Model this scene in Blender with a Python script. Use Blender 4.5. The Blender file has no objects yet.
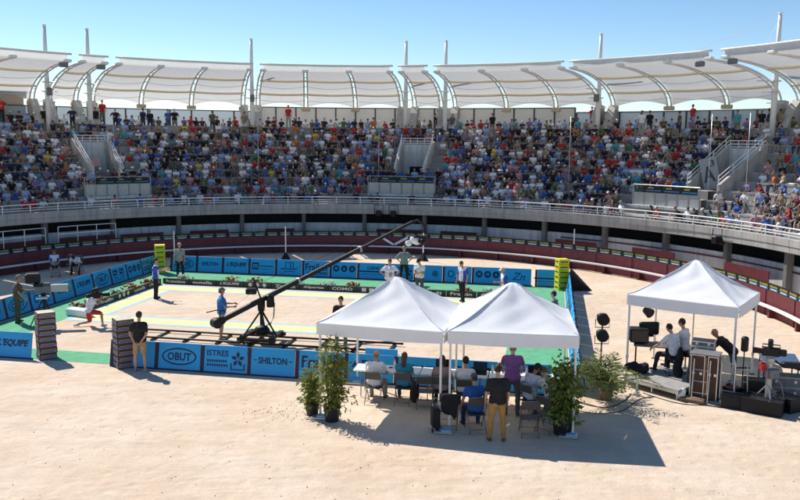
import bpy, math, random
import numpy as np
from mathutils import Vector, Matrix
random.seed(7)
SC = bpy.context.scene
COL = SC.collection
rad = math.radians
# ------------------------------------------------------------------ camera, sky, sun, exposure
CAM_H, PITCH, ROLL, FPX = 6.705, 0.136, 0.009, 800.0
cd = bpy.data.cameras.new('camera'); cam = bpy.data.objects.new('camera', cd); COL.objects.link(cam)
cd.lens = 36.0; cd.sensor_width = 36.0; cd.clip_start = .1; cd.clip_end = 3000
cam.matrix_world = Matrix.Translation((0, 0, CAM_H)) @ Matrix.Rotation(math.pi/2-PITCH, 4, 'X') @ Matrix.Rotation(ROLL, 4, 'Z')
SC.camera = cam
SUN_EL = rad(46.5); SUN_AZ = Vector((-.68, .73, 0)).normalized()       # horizontal direction towards the sun
w = bpy.data.worlds.new('World'); SC.world = w; w.use_nodes = True
nt = w.node_tree; bg = nt.nodes['Background']
sky = nt.nodes.new('ShaderNodeTexSky'); sky.sky_type = 'NISHITA'; sky.sun_disc = False
sky.sun_elevation = SUN_EL; sky.sun_rotation = math.atan2(SUN_AZ.x, SUN_AZ.y)
sky.air_density = .85; sky.dust_density = .0; sky.ozone_density = 1.6; sky.altitude = 0
hs = nt.nodes.new('ShaderNodeHueSaturation'); hs.inputs['Saturation'].default_value = 1.17; nt.links.new(sky.outputs[0], hs.inputs['Color']); nt.links.new(hs.outputs[0], bg.inputs[0]); bg.inputs[1].default_value = .108
sl = bpy.data.lights.new('sun', 'SUN'); sl.energy = 4.9; sl.angle = rad(.5); sl.color = (1, .94, .855)
so = bpy.data.objects.new('sun', sl); COL.objects.link(so)
so.rotation_euler = Vector((SUN_AZ.x*math.cos(SUN_EL), SUN_AZ.y*math.cos(SUN_EL), math.sin(SUN_EL))).to_track_quat('Z', 'Y').to_euler()
SC.view_settings.view_transform = 'Standard'; SC.view_settings.look = 'None'
SC.view_settings.exposure = .36; SC.view_settings.gamma = 1; SC.view_settings.use_curve_mapping = False
SC.cycles.max_bounces = 6; SC.cycles.transparent_max_bounces = 12

# ------------------------------------------------------------------ places: the arena ring and the court frame
CX, CY = -3.587, 29.6
def pol(a, R, z=0.): return Vector((CX+R*math.cos(rad(a)), CY+R*math.sin(rad(a)), z))
U = Vector((math.cos(rad(-10.8)), math.sin(rad(-10.8)), 0)); V = Vector((-U.y, U.x, 0)); P0 = Vector((-5.76, 22.46, 0))
def L(a, b, z=0.): return P0+U*a+V*b+Vector((0, 0, z))                  # court metres: a along the near boards, b away from the stand
ANG_U = rad(-10.8)

# ------------------------------------------------------------------ materials
def node(nt, t, **k):
    n = nt.nodes.new(t)
    for a, b in k.items(): setattr(n, a, b)
    return n
def mat(name, col, rough=.7, metal=0., spec=.4, noise=0., nscale=6., bump=0., bscale=40., objcolor=False, coat=0., attr=None, coords='Object', dirt=None, streak=0.):
    m = bpy.data.materials.new(name); m.use_nodes = True; t = m.node_tree; b = t.nodes['Principled BSDF']; lk = t.links.new
    b.inputs['Roughness'].default_value = rough; b.inputs['Metallic'].default_value = metal
    b.inputs['Specular IOR Level'].default_value = spec; b.inputs['Coat Weight'].default_value = coat
    b.inputs['Base Color'].default_value = (*col, 1)
    tc = node(t, 'ShaderNodeTexCoord'); src = None
    if objcolor: src = node(t, 'ShaderNodeObjectInfo').outputs['Color']
    if attr: src = node(t, 'ShaderNodeAttribute', attribute_name=attr).outputs['Color']
    if noise:
        n = node(t, 'ShaderNodeTexNoise'); n.inputs['Scale'].default_value = nscale; n.inputs['Detail'].default_value = 6; n.inputs['Roughness'].default_value = .6
        lk(tc.outputs[coords], n.inputs['Vector'])
        r = node(t, 'ShaderNodeMapRange'); r.inputs[1].default_value = .3; r.inputs[2].default_value = .7; r.inputs[3].default_value = 1-noise; r.inputs[4].default_value = 1+noise
        lk(n.outputs[0], r.inputs[0])
        mx = node(t, 'ShaderNodeMix', data_type='RGBA', blend_type='MULTIPLY'); mx.inputs[0].default_value = 1
        if src: lk(src, mx.inputs[6])
        else: mx.inputs[6].default_value = (*col, 1)
        lk(r.outputs[0], mx.inputs[7]); src = mx.outputs[2]
    if dirt:                                                           # (colour, scale, threshold): stains with a shape of their own
        n = node(t, 'ShaderNodeTexNoise'); n.inputs['Scale'].default_value = dirt[1]; n.inputs['Detail'].default_value = 8; n.inputs['Roughness'].default_value = .7
        lk(tc.outputs[coords], n.inputs['Vector'])
        r = node(t, 'ShaderNodeMapRange'); r.inputs[1].default_value = dirt[2]; r.inputs[2].default_value = dirt[2]+.2; r.inputs[3].default_value = 0; r.inputs[4].default_value = .8
        lk(n.outputs[0], r.inputs[0])
        mx = node(t, 'ShaderNodeMix', data_type='RGBA'); lk(r.outputs[0], mx.inputs[0])
        if src: lk(src, mx.inputs[6])
        else: mx.inputs[6].default_value = (*col, 1)
        mx.inputs[7].default_value = (*dirt[0], 1); src = mx.outputs[2]
    if streak:
        mp = node(t, 'ShaderNodeMapping'); mp.inputs['Scale'].default_value = (3.2, 3.2, .22); lk(tc.outputs[coords], mp.inputs[0])
        n = node(t, 'ShaderNodeTexNoise'); n.inputs['Scale'].default_value = 1.3; n.inputs['Detail'].default_value = 8; n.inputs['Roughness'].default_value = .65; lk(mp.outputs[0], n.inputs['Vector'])
        r = node(t, 'ShaderNodeMapRange'); r.inputs[1].default_value = .42; r.inputs[2].default_value = .68; r.inputs[3].default_value = 1.08; r.inputs[4].default_value = 1-streak; lk(n.outputs[0], r.inputs[0])
        mx = node(t, 'ShaderNodeMix', data_type='RGBA', blend_type='MULTIPLY'); mx.inputs[0].default_value = 1
        if src: lk(src, mx.inputs[6])
        else: mx.inputs[6].default_value = (*col, 1)
        lk(r.outputs[0], mx.inputs[7]); src = mx.outputs[2]
    if src: lk(src, b.inputs['Base Color'])
    if bump:
        n = node(t, 'ShaderNodeTexNoise'); n.inputs['Scale'].default_value = bscale; n.inputs['Detail'].default_value = 4
        lk(tc.outputs[coords], n.inputs['Vector'])
        bp = node(t, 'ShaderNodeBump'); bp.inputs['Strength'].default_value = bump; bp.inputs['Distance'].default_value = .02
        lk(n.outputs[0], bp.inputs['Height']); lk(bp.outputs[0], b.inputs['Normal'])
    return m
def translucent(m, col, amount, tcol=None):
    t = m.node_tree; b = t.nodes['Principled BSDF']; o = t.nodes['Material Output']
    tr = node(t, 'ShaderNodeBsdfTranslucent'); tr.inputs[0].default_value = (*(tcol or col), 1)
    mx = node(t, 'ShaderNodeMixShader'); mx.inputs[0].default_value = amount
    t.links.new(b.outputs[0], mx.inputs[1]); t.links.new(tr.outputs[0], mx.inputs[2]); t.links.new(mx.outputs[0], o.inputs[0])
    return m
def sand():
    m = bpy.data.materials.new('sand'); m.use_nodes = True; t = m.node_tree; b = t.nodes['Principled BSDF']; lk = t.links.new
    b.inputs['Roughness'].default_value = .95; b.inputs['Specular IOR Level'].default_value = .1
    tc = node(t, 'ShaderNodeTexCoord')
    def nz(scale, detail, rough, vec=None, dist=0.):
        n = node(t, 'ShaderNodeTexNoise'); n.inputs['Scale'].default_value = scale; n.inputs['Detail'].default_value = detail; n.inputs['Roughness'].default_value = rough; n.inputs['Distortion'].default_value = dist
        lk(vec or tc.outputs['Object'], n.inputs['Vector']); return n.outputs[0]
    def ramp(src, a, bb, c0, c1):
        r = node(t, 'ShaderNodeMapRange'); r.inputs[1].default_value = a; r.inputs[2].default_value = bb; r.inputs[3].default_value = c0; r.inputs[4].default_value = c1; lk(src, r.inputs[0]); return r.outputs[0]
    def mulc(src, f):
        mx = node(t, 'ShaderNodeMix', data_type='RGBA', blend_type='MULTIPLY'); mx.inputs[0].default_value = 1; lk(src, mx.inputs[6]); lk(f, mx.inputs[7]); return mx.outputs[2]
    mp = node(t, 'ShaderNodeMapping'); mp.inputs['Scale'].default_value = (.22, 1.5, 1); mp.inputs['Rotation'].default_value = (0, 0, rad(-9)); lk(tc.outputs['Object'], mp.inputs[0])
    big = nz(.35, 5, .6); mid = nz(2.2, 8, .7); fine = nz(22, 6, .75); drag = nz(1.6, 8, .65, mp.outputs[0], .4)
    base = node(t, 'ShaderNodeMix', data_type='RGBA'); base.inputs[6].default_value = (.63, .485, .355, 1); base.inputs[7].default_value = (.70, .58, .455, 1)
    lk(ramp(big, .35, .65, 0, 1), base.inputs[0])
    c = mulc(base.outputs[2], ramp(drag, .3, .72, .91, 1.05)); c = mulc(c, ramp(mid, .3, .7, .9, 1.07)); c = mulc(c, ramp(fine, .3, .7, .86, 1.1))
    dk = nz(7, 5, .8); spots = node(t, 'ShaderNodeMix', data_type='RGBA'); lk(ramp(dk, .66, .74, 0, .55), spots.inputs[0]); lk(c, spots.inputs[6]); spots.inputs[7].default_value = (.40, .27, .17, 1)
    lk(spots.outputs[2], b.inputs['Base Color'])
    def bump(src, st, ds, prev=None):
        bp = node(t, 'ShaderNodeBump'); bp.inputs['Strength'].default_value = st; bp.inputs['Distance'].default_value = ds; lk(src, bp.inputs['Height'])
        if prev: lk(prev, bp.inputs['Normal'])
        return bp.outputs[0]
    vo = node(t, 'ShaderNodeTexVoronoi', feature='SMOOTH_F1'); vo.inputs['Scale'].default_value = 3.1; vo.inputs['Smoothness'].default_value = .4
    wp = node(t, 'ShaderNodeMix', data_type='VECTOR'); wp.inputs[0].default_value = .12; n9 = node(t, 'ShaderNodeTexNoise'); n9.inputs['Scale'].default_value = 4; lk(tc.outputs['Object'], n9.inputs['Vector']); lk(tc.outputs['Object'], wp.inputs[4]); lk(n9.outputs[1], wp.inputs[5]); lk(wp.outputs[1], vo.inputs['Vector'])
    foot = ramp(vo.outputs['Distance'], .08, .42, 0, 1)
    sep = node(t, 'ShaderNodeSeparateXYZ'); lk(tc.outputs['Object'], sep.inputs[0]); n8 = nz(.16, 2, .5)
    ad = node(t, 'ShaderNodeMath', operation='MULTIPLY_ADD'); lk(n8, ad.inputs[0]); ad.inputs[1].default_value = 9; lk(sep.outputs[1], ad.inputs[2])
    ml = node(t, 'ShaderNodeMath', operation='SINE'); m7 = node(t, 'ShaderNodeMath', operation='MULTIPLY'); lk(ad.outputs[0], m7.inputs[0]); m7.inputs[1].default_value = 5.5; lk(m7.outputs[0], ml.inputs[0])
    rake = ramp(ml.outputs[0], .55, 1, 0, 1)
    n0 = bump(foot, .34, .04); nr = bump(rake, .25, .022, n0)
    n1 = bump(drag, .3, .06, nr); n2 = bump(mid, .5, .07, n1); n3 = bump(fine, .6, .02, n2)
    lk(n3, b.inputs['Normal']); return m
M = dict(
    sand=sand(),
    concrete=mat('concrete', (.40, .385, .36), .9, streak=.2, noise=.10, nscale=1.5, bump=.15, dirt=((.30, .29, .27), 1.1, .60), coords='Object'),
    terrace=mat('terrace_concrete', (.32, .31, .29), .9, noise=.14, nscale=2.5, bump=.1, dirt=((.30, .28, .26), 1.7, .58)),
    whitewall=mat('white_painted_wall', (.60, .60, .58), .8, streak=.3, noise=.08, nscale=2, dirt=((.36, .34, .31), 1.4, .62)),
    whitepaint=mat('white_paint', (.78, .78, .77), .45, noise=.04, nscale=5),
    steelgrey=mat('grey_steel', (.36, .37, .38), .4, metal=.6, noise=.08),
    alu=mat('aluminium', (.62, .63, .64), .35, metal=.8, noise=.06),
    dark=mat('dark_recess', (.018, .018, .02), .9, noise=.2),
    maroon=mat('maroon_wood', (.13, .022, .03), .55, noise=.22, nscale=3.5, bump=.1, dirt=((.20, .07, .06), 2.6, .63)),
    black=mat('black_plastic', (.011, .011, .012), .5, spec=.25, noise=.25, nscale=12),
    blackfab=mat('black_fabric', (.014, .014, .017), .9, noise=.2, nscale=10, bump=.2),
    rubber=mat('rubber', (.02, .02, .02), .8),
    blue=mat('blue_board', (.02, .34, .72), .5, noise=.06, nscale=2.5),
    navy=mat('navy_print', (.006, .02, .075), .5),
    purple=mat('dark_purple_post', (.03, .016, .055), .6),
    lowboard=mat('dark_low_board', (.035, .035, .032), .6, noise=.2),
    cream=mat('cream_print', (.72, .70, .55), .6),
    carpet=mat('green_carpet', (.11, .37, .20), .95, noise=.16, nscale=3, bump=.4, bscale=120),
    yellowline=mat('yellow_line', (.74, .66, .30), .85, noise=.10, nscale=6, dirt=((.62, .5, .34), 3.5, .55)),
    blueline=mat('blue_line', (.34, .52, .62), .85, noise=.10, nscale=6, dirt=((.62, .5, .34), 3.5, .55)),
    yellow=mat('yellow_card', (.62, .56, .03), .6, noise=.08),
    carton=mat('dark_carton', (.055, .03, .032), .7, noise=.3, nscale=9),
    cartontop=mat('pale_carton', (.55, .47, .36), .8, noise=.1),
    gold=mat('gold_print', (.48, .33, .05), .6, noise=.3, nscale=20),
    lilac=mat('lilac_print', (.22, .22, .38), .6),
    red=mat('red_petals', (.55, .02, .025), .6), petal=mat('white_petals', (.75, .74, .68), .6),
    leaf=translucent(mat('leaf', (.16, .22, .045), .5, noise=.45, nscale=9), (.20, .26, .04), .35), leafdark=translucent(mat('dark_leaf', (.08, .125, .03), .5, noise=.45, nscale=9), (.10, .16, .03), .35),
    leafyel=translucent(mat('yellow_leaf', (.27, .25, .05), .5, noise=.4, nscale=9), (.36, .32, .05), .35), palm=translucent(mat('palm_leaf', (.17, .205, .085), .55, noise=.35, nscale=6), (.24, .27, .09), .35),
    bark=mat('bark', (.10, .065, .04), .9, noise=.3), soil=mat('soil', (.05, .035, .025), .95), pot=mat('dark_pot', (.03, .031, .033), .6, noise=.15), potclay=mat('clay_pot', (.20, .13, .08), .8, noise=.2),
    tabletop=mat('white_table_top', (.74, .75, .77), .5, noise=.03), paper=mat('paper', (.8, .8, .8), .8),
    chairseat=mat('grey_chair_seat', (.075, .072, .07), .5, noise=.1), chairframe=mat('chair_frame', (.22, .20, .18), .4, metal=.7),
    screen=mat('dark_screen', (.01, .011, .014), .15), glassy=mat('lens_glass', (.01, .012, .02), .05),
    skin=mat('skin', (.42, .24, .16), .55, objcolor=True, noise=.08, nscale=12), feature=mat('dark_features', (.05, .02, .018), .6),
    cloth=mat('cloth', (.5, .5, .5), .85, objcolor=True, noise=.14, nscale=8, bump=.8, bscale=11),
    clothblue=mat('blue_cloth', (.03, .09, .40), .85, noise=.1, bump=.3, bscale=14),
    hair=mat('hair', (.03, .02, .015), .7, objcolor=True, noise=.3, nscale=40),
    crowd=mat('crowd_mixed', (.5, .5, .5), .8, attr='Col', noise=.10, nscale=9),
    wood=mat('grey_deck', (.30, .29, .275), .85, noise=.18, nscale=4, dirt=((.18, .16, .14), 3, .6)),
    casegrey=mat('grey_case', (.16, .16, .165), .6, noise=.2), casebrown=mat('brown_case', (.065, .028, .018), .55, noise=.2),
    orangewood=mat('orange_edge', (.40, .16, .05), .6), beige=mat('beige_tube', (.76, .66, .48), .6),
    fencecream=translucent(mat('cream_panel', (.50, .49, .46), .8, noise=.08, nscale=1), (.5, .49, .46), .22),
    fenceglass=translucent(mat('pale_glass_panel', (.40, .46, .50), .3, noise=.08), (.42, .50, .55), .32),
    fencepost=mat('dark_post', (.06, .065, .075), .5), glass=mat('dirty_glass', (.42, .42, .40), .25, noise=.15, nscale=3, dirt=((.25, .25, .23), 3, .5)),
    red2=mat('red_pads', (.45, .03, .02), .6), greenum=translucent(mat('green_parasol_cloth', (.50, .62, .28), .8), (.5, .62, .28), .5),
    tentwhite=translucent(mat('tent_fabric', (.85, .86, .88), .75, noise=.035, nscale=2.5, bump=.55, bscale=2.6, dirt=((.66, .64, .60), 1.6, .66)), (.78, .77, .76), .18),
    membrane=translucent(mat('canopy_membrane', (.60, .61, .61), .7, noise=.08, nscale=.9, streak=.10), (.60, .61, .605), .43),
    columngrey=mat('dark_concrete', (.17, .165, .155), .9, noise=.15, nscale=3), signgrey=mat('grey_sign', (.34, .34, .33), .7, noise=.1), adblue=mat('advert_blue', (.02, .17, .36), .6, noise=.2), adyellow=mat('advert_yellow', (.34, .32, .07), .6, noise=.25, nscale=30), sandstone=mat('sand_stone', (.36, .27, .19), .9, noise=.2), pinkslab=mat('pink_slab', (.52, .30, .24), .8, noise=.1), tan=mat('tan_wall', (.50, .40, .27), .85, noise=.08), warmwhite=mat('warm_white_paint', (.74, .73, .70), .5, noise=.05, nscale=2),
)
def stripes(name, c1, c2, scale, axis):
    m = bpy.data.materials.new(name); m.use_nodes = True; t = m.node_tree; b = t.nodes['Principled BSDF']; b.inputs['Roughness'].default_value = .85
    tc = node(t, 'ShaderNodeTexCoord'); wv = node(t, 'ShaderNodeTexWave', bands_direction=axis); wv.inputs['Scale'].default_value = scale
    cr = node(t, 'ShaderNodeValToRGB'); cr.color_ramp.elements[0].color = (*c1, 1); cr.color_ramp.elements[1].color = (*c2, 1); cr.color_ramp.elements[0].position = .4; cr.color_ramp.elements[1].position = .6
    t.links.new(tc.outputs['Object'], wv.inputs[0]); t.links.new(wv.outputs[0], cr.inputs[0]); t.links.new(cr.outputs[0], b.inputs['Base Color']); return m
M['stripecloth'] = stripes('striped_cloth', (.10, .10, .11), (.42, .42, .42), 7, 'X')

# ------------------------------------------------------------------ mesh builder
def basis(d):
    d = Vector(d).normalized(); a = Vector((0, 0, 1)) if abs(d.z) < .95 else Vector((1, 0, 0))
    x = d.cross(a).normalized(); y = d.cross(x).normalized(); return x, y, d
class MB:
    def __init__(s): s.v = []; s.f = []; s.m = []; s.mats = []; s.cur = 0
    def use(s, name):
        if name not in s.mats: s.mats.append(name)
        s.cur = s.mats.index(name); return s
    def add(s, vs, fs):
        o = len(s.v); s.v += [tuple(p) for p in vs]; s.f += [tuple(i+o for i in f) for f in fs]; s.m += [s.cur]*len(fs); return s
    def box(s, c, size, rz=0., R=None, bev=0.):
        x, y, z = [k/2 for k in size]; c = Vector(c); R = R or Matrix.Rotation(rz, 3, 'Z')
        if bev <= 0:
            vs = [c+R@Vector((i*x, j*y, k*z)) for i in (-1, 1) for j in (-1, 1) for k in (-1, 1)]
            return s.add(vs, [(0, 1, 3, 2), (4, 6, 7, 5), (0, 4, 5, 1), (2, 3, 7, 6), (0, 2, 6, 4), (1, 5, 7, 3)])
        b = min(bev, x*.6, y*.6, z*.6); rings = []
        for zz, ins in ((-z, b), (-z+b, 0), (z-b, 0), (z, b)):
            xx, yy = x-ins, y-ins
            rings.append([(xx, yy-b), (xx-b, yy), (-xx+b, yy), (-xx, yy-b), (-xx, -yy+b), (-xx+b, -yy), (xx-b, -yy), (xx, -yy+b)] and
                         [(xx, yy-b, zz), (xx-b, yy, zz), (-xx+b, yy, zz), (-xx, yy-b, zz), (-xx, -yy+b, zz), (-xx+b, -yy, zz), (xx-b, -yy, zz), (xx, -yy+b, zz)])
        vs = [c+R@Vector(p) for r in rings for p in r]; fs = []
        for r in range(3):
            for i in range(8): fs.append((r*8+i, r*8+(i+1) % 8, r*8+8+(i+1) % 8, r*8+8+i))
        fs.append(tuple(range(7, -1, -1))); fs.append(tuple(range(24, 32))); return s.add(vs, fs)
    def cyl(s, p0, p1, r0, r1=None, n=10, cap=True):
        r1 = r0 if r1 is None else r1; p0 = Vector(p0); p1 = Vector(p1); x, y, d = basis(p1-p0); vs = []
        for p, r in ((p0, r0), (p1, r1)):
            for i in range(n):
                a = 2*math.pi*i/n; vs.append(p+x*(r*math.cos(a))+y*(r*math.sin(a)))
        fs = [(i, (i+1) % n, n+(i+1) % n, n+i) for i in range(n)]
        if cap: fs += [tuple(range(n-1, -1, -1)), tuple(range(n, 2*n))]
        return s.add(vs, fs)
    def tube(s, pts, r, n=8, closed=False):
        pts = [Vector(p) for p in pts]; vs = []; fs = []; k = len(pts)
        for i, p in enumerate(pts):
            d = (pts[(i+1) % k]-pts[i-1]) if closed else (pts[min(i+1, k-1)]-pts[max(i-1, 0)])
            x, y, d = basis(d); rr = r[i] if isinstance(r, (list, tuple)) else r
            vs += [p+x*(rr*math.cos(2*math.pi*j/n))+y*(rr*math.sin(2*math.pi*j/n)) for j in range(n)]
        for i in range(k if closed else k-1):
            q = (i+1) % k
            for j in range(n): fs.append((i*n+j, i*n+(j+1) % n, q*n+(j+1) % n, q*n+j))
        if not closed: fs += [tuple(range(n-1, -1, -1)), tuple(range((k-1)*n, k*n))]
        return s.add(vs, fs)
    def caps(s, p0, p1, r0, r1, n=10, q=3):
        p0 = Vector(p0); p1 = Vector(p1)
        if (p1-p0).length < 1e-5: p1 = p0+Vector((0, 0, 1e-4))
        x, y, d = basis(p1-p0); pts = []
        for i in range(q+1): t = math.pi/2*(1-i/q); pts.append((p0-d*(r0*math.sin(t)), max(r0*math.cos(t), 1e-4)))
        for i in range(q+1): t = math.pi/2*i/q; pts.append((p1+d*(r1*math.sin(t)), max(r1*math.cos(t), 1e-4)))
        vs = []; fs = []
        for p, r in pts: vs += [p+x*(r*math.cos(2*math.pi*j/n))+y*(r*math.sin(2*math.pi*j/n)) for j in range(n)]
        for i in range(len(pts)-1):
            for j in range(n): fs.append((i*n+j, i*n+(j+1) % n, i*n+n+(j+1) % n, i*n+n+j))
        fs += [tuple(range(n-1, -1, -1)), tuple(range(len(vs)-n, len(vs)))]
        return s.add(vs, fs)
    def ell(s, c, r, R=None, n=12, k=8):
        c = Vector(c); R = R or Matrix.Identity(3); vs = [c+R@Vector((0, 0, -r[2]))]; fs = []
        for i in range(1, k):
            t = -math.pi/2+math.pi*i/k
            vs += [c+R@Vector((r[0]*math.cos(t)*math.cos(2*math.pi*j/n), r[1]*math.cos(t)*math.sin(2*math.pi*j/n), r[2]*math.sin(t))) for j in range(n)]
        vs.append(c+R@Vector((0, 0, r[2]))); e = len(vs)-1
        for j in range(n): fs.append((0, 1+(j+1) % n, 1+j)); fs.append((e, e-n+j, e-n+(j+1) % n))
        for i in range(k-2):
            for j in range(n): fs.append((1+i*n+j, 1+i*n+(j+1) % n, 1+i*n+n+(j+1) % n, 1+i*n+n+j))
        return s.add(vs, fs)
    def grid(s, P):                                                     # P[i][j] points
        n, k = len(P), len(P[0]); return s.add([p for r in P for p in r], [(i*k+j, i*k+j+1, i*k+k+j+1, i*k+k+j) for i in range(n-1) for j in range(k-1)])
    def quad(s, *p): return s.add(p, [tuple(range(len(p)))])
    def ring(s, prof, a0, a1, step=1.5):                                # sweep an (R,z) profile round the arena
        n = max(2, int(abs(a1-a0)/step)+1); A = [a0+(a1-a0)*i/(n-1) for i in range(n)]
        return s.grid([[pol(a, r, z) for r, z in prof] for a in A])
    def text(s, txt, cx, cz, width=None, height=None, shear=0., bold=.012, y=-.004):
        if not txt.strip(): return s
        c = bpy.data.curves.new('t', 'FONT'); c.body = txt; c.size = 1; c.align_x = 'CENTER'; c.offset = bold; c.resolution_u = 2; c.fill_mode = 'FRONT'
        o = bpy.data.objects.new('t', c); COL.objects.link(o); dg = bpy.context.evaluated_depsgraph_get()
        me = bpy.data.meshes.new_from_object(o.evaluated_get(dg)); bpy.data.objects.remove(o); bpy.data.curves.remove(c)
        co = np.array([v.co[:] for v in me.vertices]); fs = [tuple(p.vertices) for p in me.polygons]; bpy.data.meshes.remove(me)
        co[:, 0] += shear*co[:, 1]; lo, hi = co.min(0), co.max(0); sx = sy = 1
        if height: sy = height/(hi[1]-lo[1]); sx = sy
        if width: sx = width/(hi[0]-lo[0]); sy = sy if height else sx
        mid = (lo+hi)/2
        return s.add([(cx+(p[0]-mid[0])*sx, y, cz+(p[1]-mid[1])*sy) for p in co], fs)
    def oval(s, cx, cz, rx, rz_, t, n=36, y=-.004):
        vs = []
        for k in (1, 0):
            for i in range(n): a = 2*math.pi*i/n; vs.append((cx+(rx-t*(1-k))*math.cos(a), y, cz+(rz_-t*(1-k))*math.sin(a)))
        return s.add(vs, [(i, (i+1) % n, n+(i+1) % n, n+i) for i in range(n)])
    def disc(s, cx, cz, r, n=20, y=-.004): return s.add([(cx+r*math.cos(2*math.pi*i/n), y, cz+r*math.sin(2*math.pi*i/n)) for i in range(n)], [tuple(range(n))])
    def rect(s, x0, x1, z0, z1, y=-.004): return s.add([(x0, y, z0), (x1, y, z0), (x1, y, z1), (x0, y, z1)], [(0, 1, 2, 3)])
    def mesh(s, name, smooth=False):
        me = bpy.data.meshes.new(name); me.from_pydata(s.v, [], s.f)
        for k in (s.mats or ['whitepaint']): me.materials.append(M[k])
        me.polygons.foreach_set('material_index', s.m)
        if smooth: me.polygons.foreach_set('use_smooth', [True]*len(s.f))
        me.update(); return me
    def build(s, name, parent=None, smooth=False, loc=None, rz=0.):
        return link(name, s.mesh(name, smooth), parent, loc, rz)
def link(name, me, parent=None, loc=None, rz=0.):
    o = bpy.data.objects.new(name, me); COL.objects.link(o)
    if parent is not None: o.parent = parent
    if loc is not None: o.location = loc
    o.rotation_euler.z = rz; return o
def tag(o, label=None, cat=None, group=None, kind=None):
    for k, v in (('label', label), ('category', cat), ('group', group), ('kind', kind)):
        if v: o[k] = v
    return o
def thing(name, label, cat, loc=(0, 0, 0), rz=0., group=None): return tag(link(name, None, None, loc, rz), label, cat, group)
def smooth_by_angle(me, deg=40):
    try:
        me.polygons.foreach_set('use_smooth', [True]*len(me.polygons)); me.set_sharp_from_angle(angle=rad(deg))
    except Exception: pass
KIDS = {}
def copy_thing(src, loc, rz, label=None, color=None):
    c = src.copy(); COL.objects.link(c); c.location = loc; c.rotation_euler.z = rz
    if label: c['label'] = label
    for ch in src.children:
        d = ch.copy(); COL.objects.link(d); d.parent = c
        for g in ch.children:
            e = g.copy(); COL.objects.link(e); e.parent = d
    return c

# ================================================================== SETTING
g = MB().use('sand'); n = 40; S = [-900, -300, -120]+[-60+i*3 for i in range(41)]+[120, 300, 900]
g.grid([[(x, y+28, 0) for y in S] for x in S]); tag(g.build('ground'), kind='structure')
def ribbon(mb, pts, wd, z):                                             # flat band between a-b court points
    for (a0, b0), (a1, b1) in zip(pts[:-1], pts[1:]):
        d = Vector((a1-a0, b1-b0, 0)).normalized(); q = Vector((-d.y, d.x, 0))*wd/2
        mb.quad(*[L(a+s*q.x, b+s*q.y, z) for a, b, s in ((a0, b0, -1), (a1, b1, -1), (a1, b1, 1), (a0, b0, 1))])
c = MB().use('carpet')
for a0, a1, b0, b1 in ((-9.75, -7.85, .2, 16.3), (-7.85, 10.5, 13.1, 16.3), (8.55, 10.5, .2, 13.1), (-7.85, -1.6, .2, 1.3)):
    nx, ny = max(2, int(a1-a0)), max(2, int(b1-b0)); P = [[L(a0+(a1-a0)*i/nx, b0+(b1-b0)*j/ny, .006) for j in range(ny+1)] for i in range(nx+1)]; c.grid(P)
tag(c.build('green_carpet'), 'flat green carpet strip laid on the sand inside the blue boards', 'carpet')
c = MB().use('yellowline')
A0, A1, B0, B1 = -7.25, 8.0, 5.8, 12.05
ribbon(c, [(A0-.5, B0), (A1+.5, B0)], .78, .004); ribbon(c, [(A0-.5, B1), (A1+.5, B1)], .78, .004); ribbon(c, [(A0, B0+.5), (A0, B1-.5)], .78, .004); ribbon(c, [(A1, B0+.5), (A1, B1-.5)], .78, .004)
tag(c.build('court_line_yellow'), kind='structure')
c = MB().use('blueline')
for o in (-.5, .5):
    s = -1 if o < 0 else 1
    ribbon(c, [(A0-s*.5 if s > 0 else A0-.62, B0-.5*s), (A1+.5*s, B0-.5*s)], .22, .004); ribbon(c, [(A0-.5*s-.11*s, B1+.5*s), (A1+.5*s, B1+.5*s)], .22, .004)
    ribbon(c, [(A0-.5*s, B0-.5*s), (A0-.5*s, B1+.5*s)], .22, .0045)
tag(c.build('court_line_blue'), kind='structure')

# ------------------------------------------------------------------ grandstand ring
RP, ZB, ZT = 20.4, 2.12, 2.74
def row_R(k): return 21.4+.85*k
def row_Z(k): return 2.8+.48*k
PITS = [(128.5, 124.6), (82.1, 77.9), (35.7, 31.5)]                      # stairwells cut through rows 3 to 6
stand = thing('grandstand', 'curved concrete grandstand with stepped rows round the sand arena', 'grandstand', pol(90, 20.4, 0))
def st(mb, name, **k):
    o = mb.build(name, stand, **k); o.location = -pol(90, 20.4, 0); return o
AL, AR = 152, 2
t = MB().use('terrace')
t.ring([(RP+.18, 2.32), (21.4, 2.32)], AL, AR)
for k in range(11):
    segs = [(AL, AR)]
    if 3 <= k <= 6:
        e = [AL]+[x for p in PITS for x in p]+[AR]; segs = list(zip(e[0::2], e[1::2]))
    for a, b in segs:
        t.ring([(row_R(k), row_Z(k)-.48), (row_R(k)+.02, row_Z(k)-.1), (row_R(k), row_Z(k)-.09), (row_R(k), row_Z(k)), (row_R(k)+.85 if k < 10 else 32.2, row_Z(k))], a, b)
t.ring([(32.2, row_Z(10)), (32.2, 0)], AL, AR)
st(t, 'terrace')
p = MB().use('concrete')
p.ring([(RP+1.9, ZB), (RP+.04, ZB), (RP, ZB+.03), (RP, 2.40), (RP-.035, 2.42), (RP-.035, ZT-.02), (RP-.02, ZT), (RP+.18, ZT), (RP+.18, 2.32)], AL, AR)
p.use('columngrey')
for i in range(54): p.box(pol(151-2.8*i, RP-.03, 2.57), (.02, .014, .30), rad(151-2.8*i)); p.box(pol(151-2.8*i, RP+.005, 2.26), (.02, .014, .24), rad(151-2.8*i))
st(p, 'parapet')
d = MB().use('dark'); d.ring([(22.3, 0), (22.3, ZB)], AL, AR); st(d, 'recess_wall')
WR = 21.0
wl = MB().use('whitewall'); wl.ring([(WR, 0), (WR, 1.50), (WR+.15, 1.50), (WR+.15, 0)], AL, AR); st(wl, 'lower_wall')
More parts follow.
